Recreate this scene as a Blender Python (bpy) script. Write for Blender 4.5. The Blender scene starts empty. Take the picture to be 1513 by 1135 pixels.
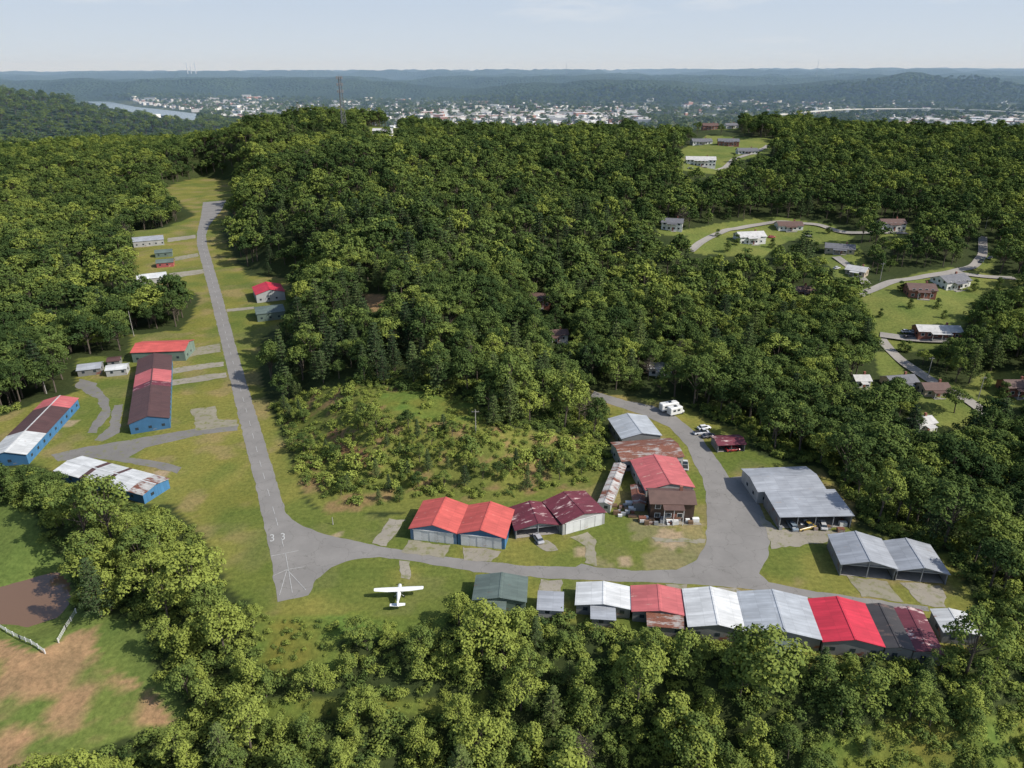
import bpy, math, random
import numpy as np
import mathutils
from mathutils import Vector
random.seed(7); rng=np.random.default_rng(7)
sc=bpy.context.scene
# ------------------------------------------------------------------ camera / survey frame
F=1050.0; CX=756.5; CY=567.5; CH=110.0
TH=math.radians(23.7); S,C=math.sin(TH),math.cos(TH)
cam=bpy.data.cameras.new("camera"); co=bpy.data.objects.new("camera",cam); sc.collection.objects.link(co)
cam.sensor_width=36; cam.lens=36*F/1513; cam.clip_start=1; cam.clip_end=60000
co.location=(0,0,CH); co.rotation_euler=(math.radians(90-23.7),0,0); sc.camera=co
sc.view_settings.view_transform='Standard'; sc.view_settings.look='None'; sc.view_settings.exposure=0

def ray(px,py):
    u=(px-CX)/F; v=(CY-py)/F
    return np.array([u,C+v*S,-S+v*C])
def G(px,py,z=0.0):
    d=ray(px,py); t=(z-CH)/d[2]; return (d[0]*t,d[1]*t)
def proj(x,y,z):
    x=np.asarray(x,float);y=np.asarray(y,float);z=np.asarray(z,float)-CH
    dep=y*C-z*S; up=y*S+z*C
    ok=dep>1
    dd=np.where(ok,dep,1)
    return np.where(ok,CX+F*x/dd,-9999),np.where(ok,CY-F*up/dd,-9999)
def inpoly(x,y,P):
    x=np.asarray(x);y=np.asarray(y);r=np.zeros(x.shape,bool);n=len(P)
    for i in range(n):
        x0,y0=P[i];x1,y1=P[(i+1)%n]
        if y0==y1: continue
        c=((y0>y)!=(y1>y))&(x<(x1-x0)*(y-y0)/(y1-y0)+x0); r^=c
    return r
def sdist(x,y,P):
    d=np.full(np.shape(x),1e18);n=len(P)
    for i in range(n):
        x0,y0=P[i];x1,y1=P[(i+1)%n];dx,dy=x1-x0,y1-y0
        t=np.clip(((x-x0)*dx+(y-y0)*dy)/(dx*dx+dy*dy+1e-9),0,1)
        d=np.minimum(d,(x-x0-t*dx)**2+(y-y0-t*dy)**2)
    d=np.sqrt(d); return np.where(inpoly(x,y,P),-d,d)
def sstep(a,b,x):
    t=np.clip((x-a)/(b-a),0,1); return t*t*(3-2*t)
def vnoise(x,y,s=0):
    xi=np.floor(x);yi=np.floor(y);fx=x-xi;fy=y-yi
    fx=fx*fx*(3-2*fx);fy=fy*fy*(3-2*fy)
    def h(a,b):
        q=np.sin(a*127.1+b*311.7+s*74.7)*43758.5453; return q-np.floor(q)
    return (h(xi,yi)*(1-fx)+h(xi+1,yi)*fx)*(1-fy)+(h(xi,yi+1)*(1-fx)+h(xi+1,yi+1)*fx)*fy
def fbm(x,y,o=4,s=0):
    r=0;a=.5;t=0
    for i in range(o):
        r=r+a*vnoise(x*2**i,y*2**i,s+i*13);t+=a;a*=.5
    return r/t
# ------------------------------------------------------------------ site outline
AIRN=[(240,282),(262,270),(300,262),(345,268),(345,300),(326,345),(345,380),(365,408),(428,412),(428,478),(385,500),(380,530),
(390,580),(415,640),(440,700),(452,745),(480,757),(540,760),(590,765),(605,740),(640,736),(757,740),(815,722),(872,718),(885,688),
(905,680),(900,612),(868,576),(905,583),(985,590),(1012,600),(1050,622),(1105,642),(1110,665),(1170,688),(1215,693),(1262,750),
(1262,780),(1400,822),(1450,905)]
AIRSW=[(665,908),(600,912),(540,905),(480,911),(400,908),(345,880),(300,790),(255,748),(215,746),(85,710),(80,700),(45,686),(-60,690),(-60,640),(65,592),(115,578),(113,528),
(190,528),(193,495),(270,488),(298,440),(280,427),(205,424),(200,395),(195,342),(240,338),(290,318)]
AIR=AIRN+[(1445,952),(1388,985),(1200,985),(1140,980),(1100,955),(960,942),(870,930),(830,914),(778,912),(700,918)]+AIRSW
AIRV=AIRN+[(1442,940),(1390,958),(1300,966),(1215,956),(1178,972),(1140,968),(1096,940),(1015,934),(958,932),(870,918),(835,905),(785,902),(745,908),(705,905),(692,872),(672,872)]+AIRSW
AIRW=[G(*p) for p in AIR];AIRVW=[G(*p) for p in AIRV]
POND=[(-60,905),(-40,870),(0,866),(45,853),(85,842),(104,862),(103,890),(85,912),(45,926),(0,922)]
PONDW=[G(p[0],p[1],-8) for p in POND]
ctl=[]
def cp(px,py,z): 
    x,y=G(px,py,z); ctl.append((x,y,z))
for a in [(640,600,13),(500,640,8),(700,680,8),(560,710,4),(850,620,5),(600,450,22),(450,430,15),(400,300,24),(450,250,42),(455,176,56),(330,212,26),(385,192,42),
 (540,185,47),(610,205,40),(700,230,34),(800,214,31),(900,204,27),(1000,240,40),(1100,212,44),(1100,188,46),(1300,230,36),(1450,240,28),(1500,205,30),
 (1050,350,14),(1150,340,15),(1300,340,17),(1400,420,6),(1390,490,0),(1400,580,-8),(1500,700,-12),(1480,850,-8),(1100,560,-4),(1000,480,0),
 (900,520,1),(800,450,9),(900,380,12),(950,300,25),(700,500,13),(750,560,8),(700,350,28),(550,350,28),(550,520,13),(850,300,23),(1200,480,-3),
 (1250,600,-8),(1200,270,30),
 (200,300,-5),(100,300,-15),(50,210,-12),(100,450,-12),(30,520,-12),(-80,600,-14),(250,230,14),(150,215,6),(330,250,22),(170,480,-6),
 (0,900,-8),(100,950,-8),(200,950,-7),(50,1100,-9),(250,1100,-10),(500,1000,-6),(500,1120,-12),(800,1000,-7),(800,1120,-13),
 (1100,1050,-9),(1100,1130,-13),(1400,1050,-9),(1500,1130,-12),(-80,780,-7),(200,800,-4),(380,700,0),(700,880,0),(1100,800,0),(1300,880,0),(300,400,0),(305,320,0),(100,640,0)]: cp(*a)
ctl+=[(-700,300,-30),(-900,900,-20),(900,400,-10),(1100,900,15),(0,-250,-35),(-300,0,-30),(300,0,-25),(0,60,-18),(500,200,-20),(-500,100,-30)]
for X in (-1400,-900,-400,100,600,1100,1600): ctl+=[(X,1300,-25),(X,1700,-60)]
ctl=np.array(ctl); cs=25.0
def phi(r2): return np.sqrt(r2+cs*cs)
n=len(ctl); A=np.zeros((n+1,n+1))
A[:n,:n]=phi((ctl[:,None,0]-ctl[None,:,0])**2+(ctl[:,None,1]-ctl[None,:,1])**2)-np.eye(n)*2.0
A[:n,n]=1;A[n,:n]=1
wts=np.linalg.solve(A,np.append(ctl[:,2],0))
def H(x,y):
    x=np.asarray(x,float);y=np.asarray(y,float);sh=x.shape;x=x.ravel();y=y.ravel()
    z=np.zeros(x.shape)
    nm=(np.abs(x)<2500)&(y<1750)&(y>-900)
    xn=x[nm];yn=y[nm];zz=np.full(xn.shape,wts[n])
    for i in range(n): zz+=wts[i]*phi((xn-ctl[i,0])**2+(yn-ctl[i,1])**2)
    zz+= (fbm(xn/60,yn/60,3,5)-.5)*9
    m=sstep(0,28,sdist(xn,yn,AIRW)); zz*=m
    pd=sdist(xn,yn,PONDW)
    zz=np.where(pd<12,(-8+sstep(0,12,pd)*(zz+8)),zz); zz=np.where(pd<0,-8-np.clip(-pd/2,0,1)*1.5,zz)
    far=-60+fbm(x/300,y/300,3,3)*8
    hm=sstep(4200,5900,y+1500*(fbm(x/1300,y/1300,3,9)-.5))
    rd=1-np.abs(2*fbm(x/1900,y/1200,5,21)-1)
    r2=1-np.abs(2*fbm(x/700,y/520,4,33)-1)
    far=far+hm*(8+x/260*1.0+ (rd**2.2)*165+(r2-.4)*75)*(0.62+0.38*sstep(6000,11500,y))
    far+=150*np.exp(-(((x+1700)/620)**2+((y-2050)/420)**2))*(.8+.4*fbm(x/250,y/250,3,4))
    far+=110*np.exp(-(((x-2500)/900)**2+((y-4700)/330)**2))*(.4+1.0*fbm(x/350,y/350,3,6))
    far+=95*np.exp(-(((x-700)/700)**2+((y-4900)/350)**2))*(.4+1.0*fbm(x/300,y/300,3,8))
    w=sstep(1250,1700,y)
    z[:]=far
    w2=np.maximum(w[nm],sstep(1700,2400,np.abs(xn)))
    z[nm]=zz*(1-w2)+far[nm]*w2
    return z.reshape(sh)
TS=np.geomspace(90,9000,2000)
def T(px,py):
    d=ray(px,py); P=TS[:,None]*d[None,:]; h=H(P[:,0],P[:,1]); g=(P[:,2]+CH)-h
    k=np.argmax(g<0)
    if g[k]>=0: k=len(TS)-1
    a=g[k-1]/(g[k-1]-g[k]+1e-9); p=P[k-1]*(1-a)+P[k]*a
    return float(p[0]),float(p[1]),float(p[2]+CH)
# ------------------------------------------------------------------ material helpers
def newmat(name):
    m=bpy.data.materials.new(name);m.use_nodes=True;nt=m.node_tree
    b=nt.nodes["Principled BSDF"];return m,nt,b
def nd(nt,t,**k):
    x=nt.nodes.new(t)
    for a,b in k.items():
        if a in x.inputs: x.inputs[a].default_value=b
        else: setattr(x,a,b)
    return x
def mixc(nt,fac,a,b,mode='MIX'):
    x=nt.nodes.new("ShaderNodeMix");x.data_type='RGBA';x.blend_type=mode
    for i,v in ((0,fac),(6,a),(7,b)):
        if hasattr(v,'is_output') : nt.links.new(v,x.inputs[i])
        elif isinstance(v,(int,float)): x.inputs[i].default_value=v
        else: x.inputs[i].default_value=(*v,1)
    return x.outputs[2]
def ramp(nt,src,a,b):
    x=nt.nodes.new("ShaderNodeMapRange");nt.links.new(src,x.inputs[0]);x.inputs[1].default_value=a;x.inputs[2].default_value=b
    x.clamp=True;return x.outputs[0]
def noise(nt,scale,det=4,vec=None,rough=.6):
    x=nd(nt,"ShaderNodeTexNoise",Scale=scale,Detail=det,Roughness=rough)
    if vec is not None: nt.links.new(vec,x.inputs["Vector"])
    return x.outputs["Fac"]
def coords(nt,scl=None):
    t=nt.nodes.new("ShaderNodeTexCoord").outputs["Object"]
    if scl:
        m=nt.nodes.new("ShaderNodeMapping");m.inputs["Scale"].default_value=scl;nt.links.new(t,m.inputs["Vector"]);return m.outputs[0]
    return t
def plain(name,c,rough=.6,var=.18,sc_=.6,metal=0):
    m,nt,b=newmat(name);v=coords(nt)
    f=noise(nt,sc_,5,v)
    d=tuple(x*(1-var) for x in c);l=tuple(min(1,x*(1+var)) for x in c)
    nt.links.new(mixc(nt,ramp(nt,f,.3,.7),d,l),b.inputs["Base Color"])
    b.inputs["Roughness"].default_value=rough;b.inputs["Metallic"].default_value=metal
    return m
RUST=(.13,.05,.03)
def metalroof(name,c,rust=0.0,c2=RUST,axis=1,rough=.6,var=.17):
    m,nt,b=newmat(name)
    s=(.9,.12,.12) if axis==0 else (.12,.9,.12)
    st=noise(nt,1.6,4,coords(nt,s))
    big=noise(nt,.25,4,coords(nt))
    d=tuple(x*(1-var*1.5) for x in c);l=tuple(min(1,x*(1+var)) for x in c)
    col=mixc(nt,ramp(nt,st,.3,.7),d,l)
    col=mixc(nt,ramp(nt,big,.35,.75),col,tuple(x*.78 for x in c))
    br=nt.nodes.new("ShaderNodeTexBrick");nt.links.new(coords(nt),br.inputs["Vector"])
    br.inputs["Scale"].default_value=1;br.inputs["Brick Width"].default_value=1.0 if axis==0 else 3.2
    br.inputs["Row Height"].default_value=3.2 if axis==0 else 1.0
    br.inputs["Mortar Size"].default_value=.02;br.offset=0
    br.inputs["Color1"].default_value=(1,1,1,1);br.inputs["Color2"].default_value=(.82,.82,.82,1);br.inputs["Mortar"].default_value=(.6,.6,.6,1)
    col=mixc(nt,1.0,col,br.outputs["Color"],'MULTIPLY')
    if rust>0:
        rn=noise(nt,.45,6,coords(nt,(1.6,.5,1) if axis==0 else (.5,1.6,1)),.7)
        col=mixc(nt,ramp(nt,rn,.68-rust*.38,.74-rust*.34),col,mixc(nt,ramp(nt,noise(nt,3,3,coords(nt)),.3,.7),c2,tuple(x*1.9 for x in c2)))
    nt.links.new(col,b.inputs["Base Color"]);b.inputs["Roughness"].default_value=rough
    wv=nd(nt,"ShaderNodeTexWave",Scale=1.2);wv.bands_direction='X' if axis==0 else 'Y';nt.links.new(coords(nt),wv.inputs["Vector"])
    bp=nd(nt,"ShaderNodeBump",Strength=.25,Distance=.05);nt.links.new(wv.outputs["Fac"],bp.inputs["Height"]);nt.links.new(bp.outputs[0],b.inputs["Normal"])
    return m
M={}
M['white']=metalroof('white_metal',(.62,.63,.62),.14,axis=1)
M['whiteclean']=metalroof('white_metal_clean',(.70,.71,.70),.05,c2=(.3,.24,.2))
M['gray']=metalroof('galvanised_metal',(.37,.39,.42),.12,c2=(.22,.17,.14))
M['graylt']=metalroof('galvanised_metal_light',(.46,.49,.52),.12,c2=(.28,.24,.2))
M['red']=metalroof('red_metal',(.62,.05,.055),.05,c2=(.35,.12,.1))
M['redhot']=metalroof('bright_red_metal',(.64,.035,.065),0)
M['coral']=metalroof('faded_red_metal',(.62,.12,.10),.1,c2=(.45,.22,.18))
M['palered']=metalroof('faded_pink_metal',(.58,.15,.15),.15,c2=(.4,.25,.2))
M['maroon']=metalroof('maroon_metal',(.17,.035,.05),.3,c2=(.4,.3,.28))
M['brown']=metalroof('rust_brown_metal',(.11,.055,.05),.3,c2=(.055,.03,.027))
M['rusty']=metalroof('rusty_metal',(.42,.38,.35),.75)
M['rustwhite']=metalroof('rust_spotted_white_metal',(.55,.53,.5),.5)
M['black']=metalroof('dark_tar_roof',(.06,.055,.055),.3,c2=(.09,.06,.05))
M['greenroof']=metalroof('grey_green_metal',(.13,.17,.15),.1)
M['blue']=metalroof('blue_siding',(.07,.22,.42),.12,c2=(.12,.12,.13))
M['bluelt']=metalroof('pale_blue_siding',(.18,.32,.50),.1)
M['wallwhite']=metalroof('white_siding',(.62,.62,.6),.1)
M['wallgray']=metalroof('weathered_siding',(.34,.34,.33),.3)
M['wallgreen']=metalroof('green_siding',(.22,.30,.25),.1)
M['dooroff']=metalroof('hangar_door',(.55,.55,.52),.15)
M['wood']=plain('timber',(.16,.10,.06)); M['darkwood']=plain('dark_timber',(.06,.035,.025))
M['concrete']=plain('concrete_footing',(.32,.30,.27)); M['steel']=plain('steel',(.25,.26,.27),.4)
M['glass']=plain('window_glass',(.03,.04,.05),.1,.1); M['trim']=plain('white_trim',(.7,.7,.68)); M['brick']=plain('brick',(.26,.10,.07))
M['shingle_g']=plain('grey_shingle',(.14,.14,.15)); M['shingle_b']=plain('brown_shingle',(.12,.07,.055)); M['shingle_w']=plain('pale_roofing',(.5,.49,.47))
M['siding_w']=plain('white_house_siding',(.68,.67,.64)); M['siding_t']=plain('tan_house_siding',(.42,.35,.26))
M['rubber']=plain('rubber',(.02,.02,.02),.8)
# ------------------------------------------------------------------ mesh builder
class MB:
    def __init__(s): s.v=[];s.f=[];s.m=[]
    def poly(s,pts,m=0):
        k=len(s.v);s.v+=[tuple(p) for p in pts];s.f.append(tuple(range(k,k+len(pts))));s.m.append(m)
    def box(s,x0,y0,z0,x1,y1,z1,m=0):
        k=len(s.v);s.v+=[(x0,y0,z0),(x1,y0,z0),(x1,y1,z0),(x0,y1,z0),(x0,y0,z1),(x1,y0,z1),(x1,y1,z1),(x0,y1,z1)]
        for q in ((3,2,1,0),(4,5,6,7),(0,1,5,4),(1,2,6,5),(2,3,7,6),(3,0,4,7)): s.f.append(tuple(k+i for i in q));s.m.append(m)
    def slab(s,q,th,m=0):
        k=len(s.v);nn=len(q);s.v+=[tuple(p) for p in q]+[(p[0],p[1],p[2]-th) for p in q]
        s.f.append(tuple(range(k,k+nn)));s.m.append(m);s.f.append(tuple(range(k+2*nn-1,k+nn-1,-1)));s.m.append(m)
        for i in range(nn):
            j=(i+1)%nn;s.f.append((k+i,k+nn+i,k+nn+j,k+j));s.m.append(m)
    def tube(s,a,b,r0,r1,nn=6,m=0,cap=True):
        a=Vector(a);b=Vector(b);d=(b-a);
        if d.length<1e-6:return
        q=d.to_track_quat('Z','Y');k=len(s.v)
        for (c,r) in ((a,r0),(b,r1)):
            for i in range(nn):
                t=2*math.pi*i/nn;s.v.append(tuple(c+q@Vector((r*math.cos(t),r*math.sin(t),0))))
        for i in range(nn):
            j=(i+1)%nn;s.f.append((k+i,k+j,k+nn+j,k+nn+i));s.m.append(m)
        if cap:
            s.f.append(tuple(range(k+nn-1,k-1,-1)));s.m.append(m);s.f.append(tuple(range(k+nn,k+2*nn)));s.m.append(m)
    def loft(s,rings,m=0,cap=True):
        k=len(s.v);nn=len(rings[0])
        for r in rings: s.v+=[tuple(p) for p in r]
        for a in range(len(rings)-1):
            for i in range(nn):
                j=(i+1)%nn;s.f.append((k+a*nn+i,k+a*nn+j,k+(a+1)*nn+j,k+(a+1)*nn+i));s.m.append(m)
        if cap:
            s.f.append(tuple(range(k+nn-1,k-1,-1)));s.m.append(m);e=k+(len(rings)-1)*nn;s.f.append(tuple(range(e,e+nn)));s.m.append(m)
    def obj(s,name,mats,parent=None,smooth=False,loc=None):
        me=bpy.data.meshes.new(name);me.from_pydata(s.v,[],s.f)
        for mm in mats: me.materials.append(mm)
        me.polygons.foreach_set("material_index",s.m)
        if smooth: me.polygons.foreach_set("use_smooth",[True]*len(s.f))
        me.update();o=bpy.data.objects.new(name,me);sc.collection.objects.link(o)
        if parent: o.parent=parent
        if loc: o.location=loc
        return o
def empty(name,loc,ang=0):
    e=bpy.data.objects.new(name,None);sc.collection.objects.link(e);e.location=loc;e.rotation_euler=(0,0,math.radians(ang));e.empty_display_size=1;return e
def w2(p1,p2):
    a=G(*p1);b=G(*p2);return a,math.hypot(b[0]-a[0],b[1]-a[1]),math.degrees(math.atan2(b[1]-a[1],b[0]-a[0]))
# ------------------------------------------------------------------ buildings
def hangar(name,p,W,D,ang,h=3.4,pk=5.0,roof='gray',wall='wallgray',ridge='d',open_=False,door=None,dmat='dooroff',segs=None,base=0,win=True):
    E=empty(name,(p[0],p[1],base),ang); o=.35; t=.12
    mb=MB(); e=.02
    if ridge=='d': prof=lambda x,y: h+(pk-h)*(1-abs(x-W/2)/(W/2))
    elif ridge=='a': prof=lambda x,y: h+(pk-h)*(1-abs(y-D/2)/(D/2))
    else: prof=lambda x,y: h+(pk-h)*(y/D)
    def wallrun(a,b,nseg=2):
        for i in range(nseg):
            x0=a[0]+(b[0]-a[0])*i/nseg;y0=a[1]+(b[1]-a[1])*i/nseg;x1=a[0]+(b[0]-a[0])*(i+1)/nseg;y1=a[1]+(b[1]-a[1])*(i+1)/nseg
            mb.poly([(x0,y0,-.5),(x1,y1,-.5),(x1,y1,prof(x1,y1)-t-e),(x0,y0,prof(x0,y0)-t-e)])
    if not open_: wallrun((0,0),(W,0))
    wallrun((W,0),(W,D));wallrun((W,D),(0,D));wallrun((0,D),(0,0))
    mb.obj("walls",[M[wall]],E)
    if open_:
        pb=MB();k=max(2,int(W/4.5))
        for i in range(k+1):
            x=.12+(W-.24)*i/k;pb.box(x-.1,.05,-.3,x+.1,.25,prof(x,0)-t-.04)
        pb.box(0,.27,h-.5,W,.4,h-.2)
        if ridge=='d': pb.poly([(0.1,.45,h-t-.03),(W-.1,.45,h-t-.03),(W/2,.45,pk-t-.1)])
        pb.obj("posts",[M['steel']],E)
        fl=MB();fl.poly([(.2,.3,.07),(W-.2,.3,.07),(W-.2,D-.2,.07),(.2,D-.2,.07)]);fl.obj("floor",[M['concrete']],E)
    rb=MB();mats=[M[roof]]
    if ridge=='d':
        dz=(pk-h)/(W/2)*o; sg=segs or [(1.0,roof)]; mats=[M[s_[1]] for s_ in sg]; y=-o; tot=D+2*o
        for i,(fr,_) in enumerate(sg):
            y1=y+fr*tot
            rb.slab([(-o,y,h-dz),(W/2,y,pk),(W/2,y1,pk),(-o,y1,h-dz)][::-1],t,i)
            rb.slab([(W/2,y,pk),(W+o,y,h-dz),(W+o,y1,h-dz),(W/2,y1,pk)][::-1],t,i); y=y1
        rb.box(W/2-.2,-o,pk-.03,W/2+.2,D+o,pk+.05,0)
    elif ridge=='a':
        dz=(pk-h)/(D/2)*o; sg=segs or [(1.0,roof)]; mats=[M[s_[1]] for s_ in sg]; x=-o; tot=W+2*o
        for i,(fr,_) in enumerate(sg):
            x1=x+fr*tot
            rb.slab([(x,-o,h-dz),(x1,-o,h-dz),(x1,D/2,pk),(x,D/2,pk)],t,i)
            rb.slab([(x,D/2,pk),(x1,D/2,pk),(x1,D+o,h-dz),(x,D+o,h-dz)],t,i); x=x1
        rb.box(-o,D/2-.2,pk-.03,W+o,D/2+.2,pk+.05,0)
    else:
        dz=(pk-h)/D*o; rb.slab([(-o,-o,h-dz),(W+o,-o,h-dz),(W+o,D+o,pk+dz),(-o,D+o,pk+dz)],t,0)
    rb.obj("roof",mats,E)
    if door:
        db=MB();dw=W*.86;x0=(W-dw)/2;k=max(2,round(dw/2.3));ht=h*.88
        for i in range(k):
            a=x0+dw*i/k+.03;b=x0+dw*(i+1)/k-.03;q=.06 if i%2 else .12
            if 'f' in door: db.box(a,-q,.05,b,-.005,ht)
            if 'b' in door: db.box(a,D+.005,.05,b,D+q,ht)
        if 'f' in door: db.box(x0-.2,-.2,ht+.03,x0+dw+.2,-.01,ht+.2)
        db.obj("sliding_doors",[M[dmat]],E)
    if win and not open_:
        wb=MB()
        for yy in np.arange(2.5,D-2,4.5):
            wb.box(W+.005,yy,1.2,W+.05,yy+1.1,2.1);wb.box(-.05,yy,1.2,-.005,yy+1.1,2.1)
        if not (door and 'f' in door):
            for xx in np.arange(1.5,W-1.5,4): wb.box(xx,-.05,1.2,xx+1,-.005,2.1)
        if wb.v: wb.obj("windows",[M['glass']],E)
    return E
def H2(name,p1,p2,D,**k):
    a,W,ang=w2(p1,p2);return hangar(name,a,W,D,ang,**k)
H2('aircraft_hangar',(607,797),(675,804.5),12.5,h=3.6,pk=5.4,roof='coral',wall='bluelt',door='f',dmat='whiteclean')
H2('aircraft_hangar',(676.5,804.7),(746,812),12.5,h=3.6,pk=5.4,roof='coral',wall='blue',door='f',dmat='whiteclean')
H2('open_hangar',(762,797),(828,789),10,h=3,pk=4.4,roof='maroon',wall='wallgray',open_=True)
H2('aircraft_hangar',(831,791),(893,774),11,h=3.8,pk=5.2,roof='maroon',wall='wallwhite',door='f',dmat='whiteclean')
hangar('storage_trailer',G(884,755),3.2,22,-19,2.9,3.3,'rustwhite','wallwhite')
hangar('storage_trailer',G(936,755),3,9,-4,2.6,3.0,'rusty','wallgray')
H2('aircraft_hangar',(918,663),(975,658),14,h=3.8,pk=5.2,roof='graylt',wall='wallgray',ridge='d')
H2('long_shed',(918,697),(1008,690),11.5,h=3.8,pk=5,roof='rusty',wall='wallwhite',ridge='a')
H2('metal_workshop',(953,742),(1023,738),16,h=4.2,pk=5.8,roof='palered',wall='wallwhite',door=None)
H2('open_carport',(1060,669),(1100,667),6,h=2.8,pk=3.5,roof='maroon',wall='wallgray',ridge='a',open_=True)
H2('aircraft_hangar',(1118,744),(1215,740),12,h=4,pk=5,roof='gray',wall='wallwhite',ridge='a')
H2('open_hangar',(1150,782),(1256,780),11.3,h=4,pk=4.6,roof='gray',wall='wallgray',ridge='m',open_=True)
H2('open_hangar',(1240,851),(1320,858),11.5,h=3.6,pk=5.2,roof='gray',wall='wallgray',open_=True)
H2('open_hangar',(1322,858.2),(1397,864),11,h=3.2,pk=4.6,roof='gray',wall='wallgray',open_=True)
H2('aircraft_hangar',(700,901),(776,904),8,h=3,pk=4.0,roof='greenroof',wall='wallgreen',door='b')
H2('lean_to_shed',(713,918),(745,919),4,h=2.4,pk=2.9,roof='greenroof',wall='wallgreen',ridge='m')
H2('lean_to_shed',(795,912),(830,914),5,h=2.4,pk=2.9,roof='gray',wall='wallwhite',ridge='m')
H2('aircraft_hangar',(851,907),(930,914),7,h=2.8,pk=3.7,roof='whiteclean',wall='wallgray',door='b')
H2('lean_to_shed',(874,926),(907,928),4.5,h=2.5,pk=3,roof='gray',wall='wallgray',ridge='m')
H2('aircraft_hangar',(934,918),(1013,925),8,h=3,pk=3.9,roof='palered',wall='wallgray',door='b')
H2('lean_to_shed',(957,938),(1008,942),4.5,h=2.7,pk=3.1,roof='rusty',wall='wallgray',ridge='m')
H2('aircraft_hangar',(1016,943),(1099,950),11.5,h=3.4,pk=4.6,roof='whiteclean',wall='wallgray',door='b')
H2('aircraft_hangar',(1102,953),(1209,963),12.5,h=3.5,pk=4.8,roof='graylt',wall='wallgray',door='b')
H2('lean_to_shed',(1140,976),(1180,980),4,h=2.4,pk=2.9,roof='greenroof',wall='wallwhite',ridge='m')
H2('aircraft_hangar',(1213,966),(1302,974),12.5,h=3.5,pk=4.8,roof='redhot',wall='wallgray',door='b')
H2('aircraft_hangar',(1304,975),(1344,979),12.5,h=3.5,pk=4.0,roof='black',wall='wallgray',door='b')
H2('aircraft_hangar',(1345.5,979),(1388,984),12.5,h=3.3,pk=3.8,roof='maroon',wall='wallgray',door='b')
H2('aircraft_hangar',(1390,950),(1442,955),6.5,h=3.2,pk=3.8,roof='white',wall='wallgray',door='b')
hangar('row_hangar',G(194,642),12,62,23,4,5.8,'brown','blue',segs=[(.45,'brown'),(.07,'maroon'),(.2,'palered'),(.28,'brown')])
hangar('aircraft_hangar',G(197,536),21,13,6,4.6,6.2,'coral','wallgreen',ridge='a')
hangar('row_hangar',(-158.8,187.6),11,41,9.7,3.6,5,'white','blue',segs=[(.34,'white'),(.46,'brown'),(.2,'palered')])
H2('row_hangar',(85,709),(214,745),9,h=3.2,pk=4.0,roof='white',wall='blue',ridge='a',segs=[(.3,'whiteclean'),(.05,'brown'),(.2,'white'),(.04,'brown'),(.25,'whiteclean'),(.16,'rustwhite')],door='b')
H2('tool_shed',(116,557),(150,553),7,h=2.8,pk=3.8,roof='gray',wall='wallgray',ridge='a')
H2('tool_shed',(158,557),(188,554),6,h=2.8,pk=3.6,roof='white',wall='wallwhite',ridge='a')
H2('tool_shed',(160,543),(178,541),5,h=2.6,pk=3.2,roof='brown',wall='wallgray',ridge='a')
H2('aircraft_hangar',(198,366),(243,362),14,h=4,pk=5.6,roof='gray',wall='wallwhite',ridge='a')
H2('aircraft_hangar',(230,381),(255,379),8,h=3,pk=4.2,roof='greenroof',wall='wallgreen',ridge='a')
H2('aircraft_hangar',(232,396),(257,394),8,h=3,pk=4.2,roof='greenroof',wall='palered',ridge='a')
H2('aircraft_hangar',(205,422),(248,417),12,h=3.4,pk=4.6,roof='whiteclean',wall='wallwhite',ridge='a')
H2('aircraft_hangar',(380,448),(422,443),16,h=4.6,pk=6.6,roof='redhot',wall='whiteclean')
H2('aircraft_hangar',(381,476),(422,471),12,h=4,pk=5.2,roof='greenroof',wall='wallgreen',ridge='a')

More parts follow.
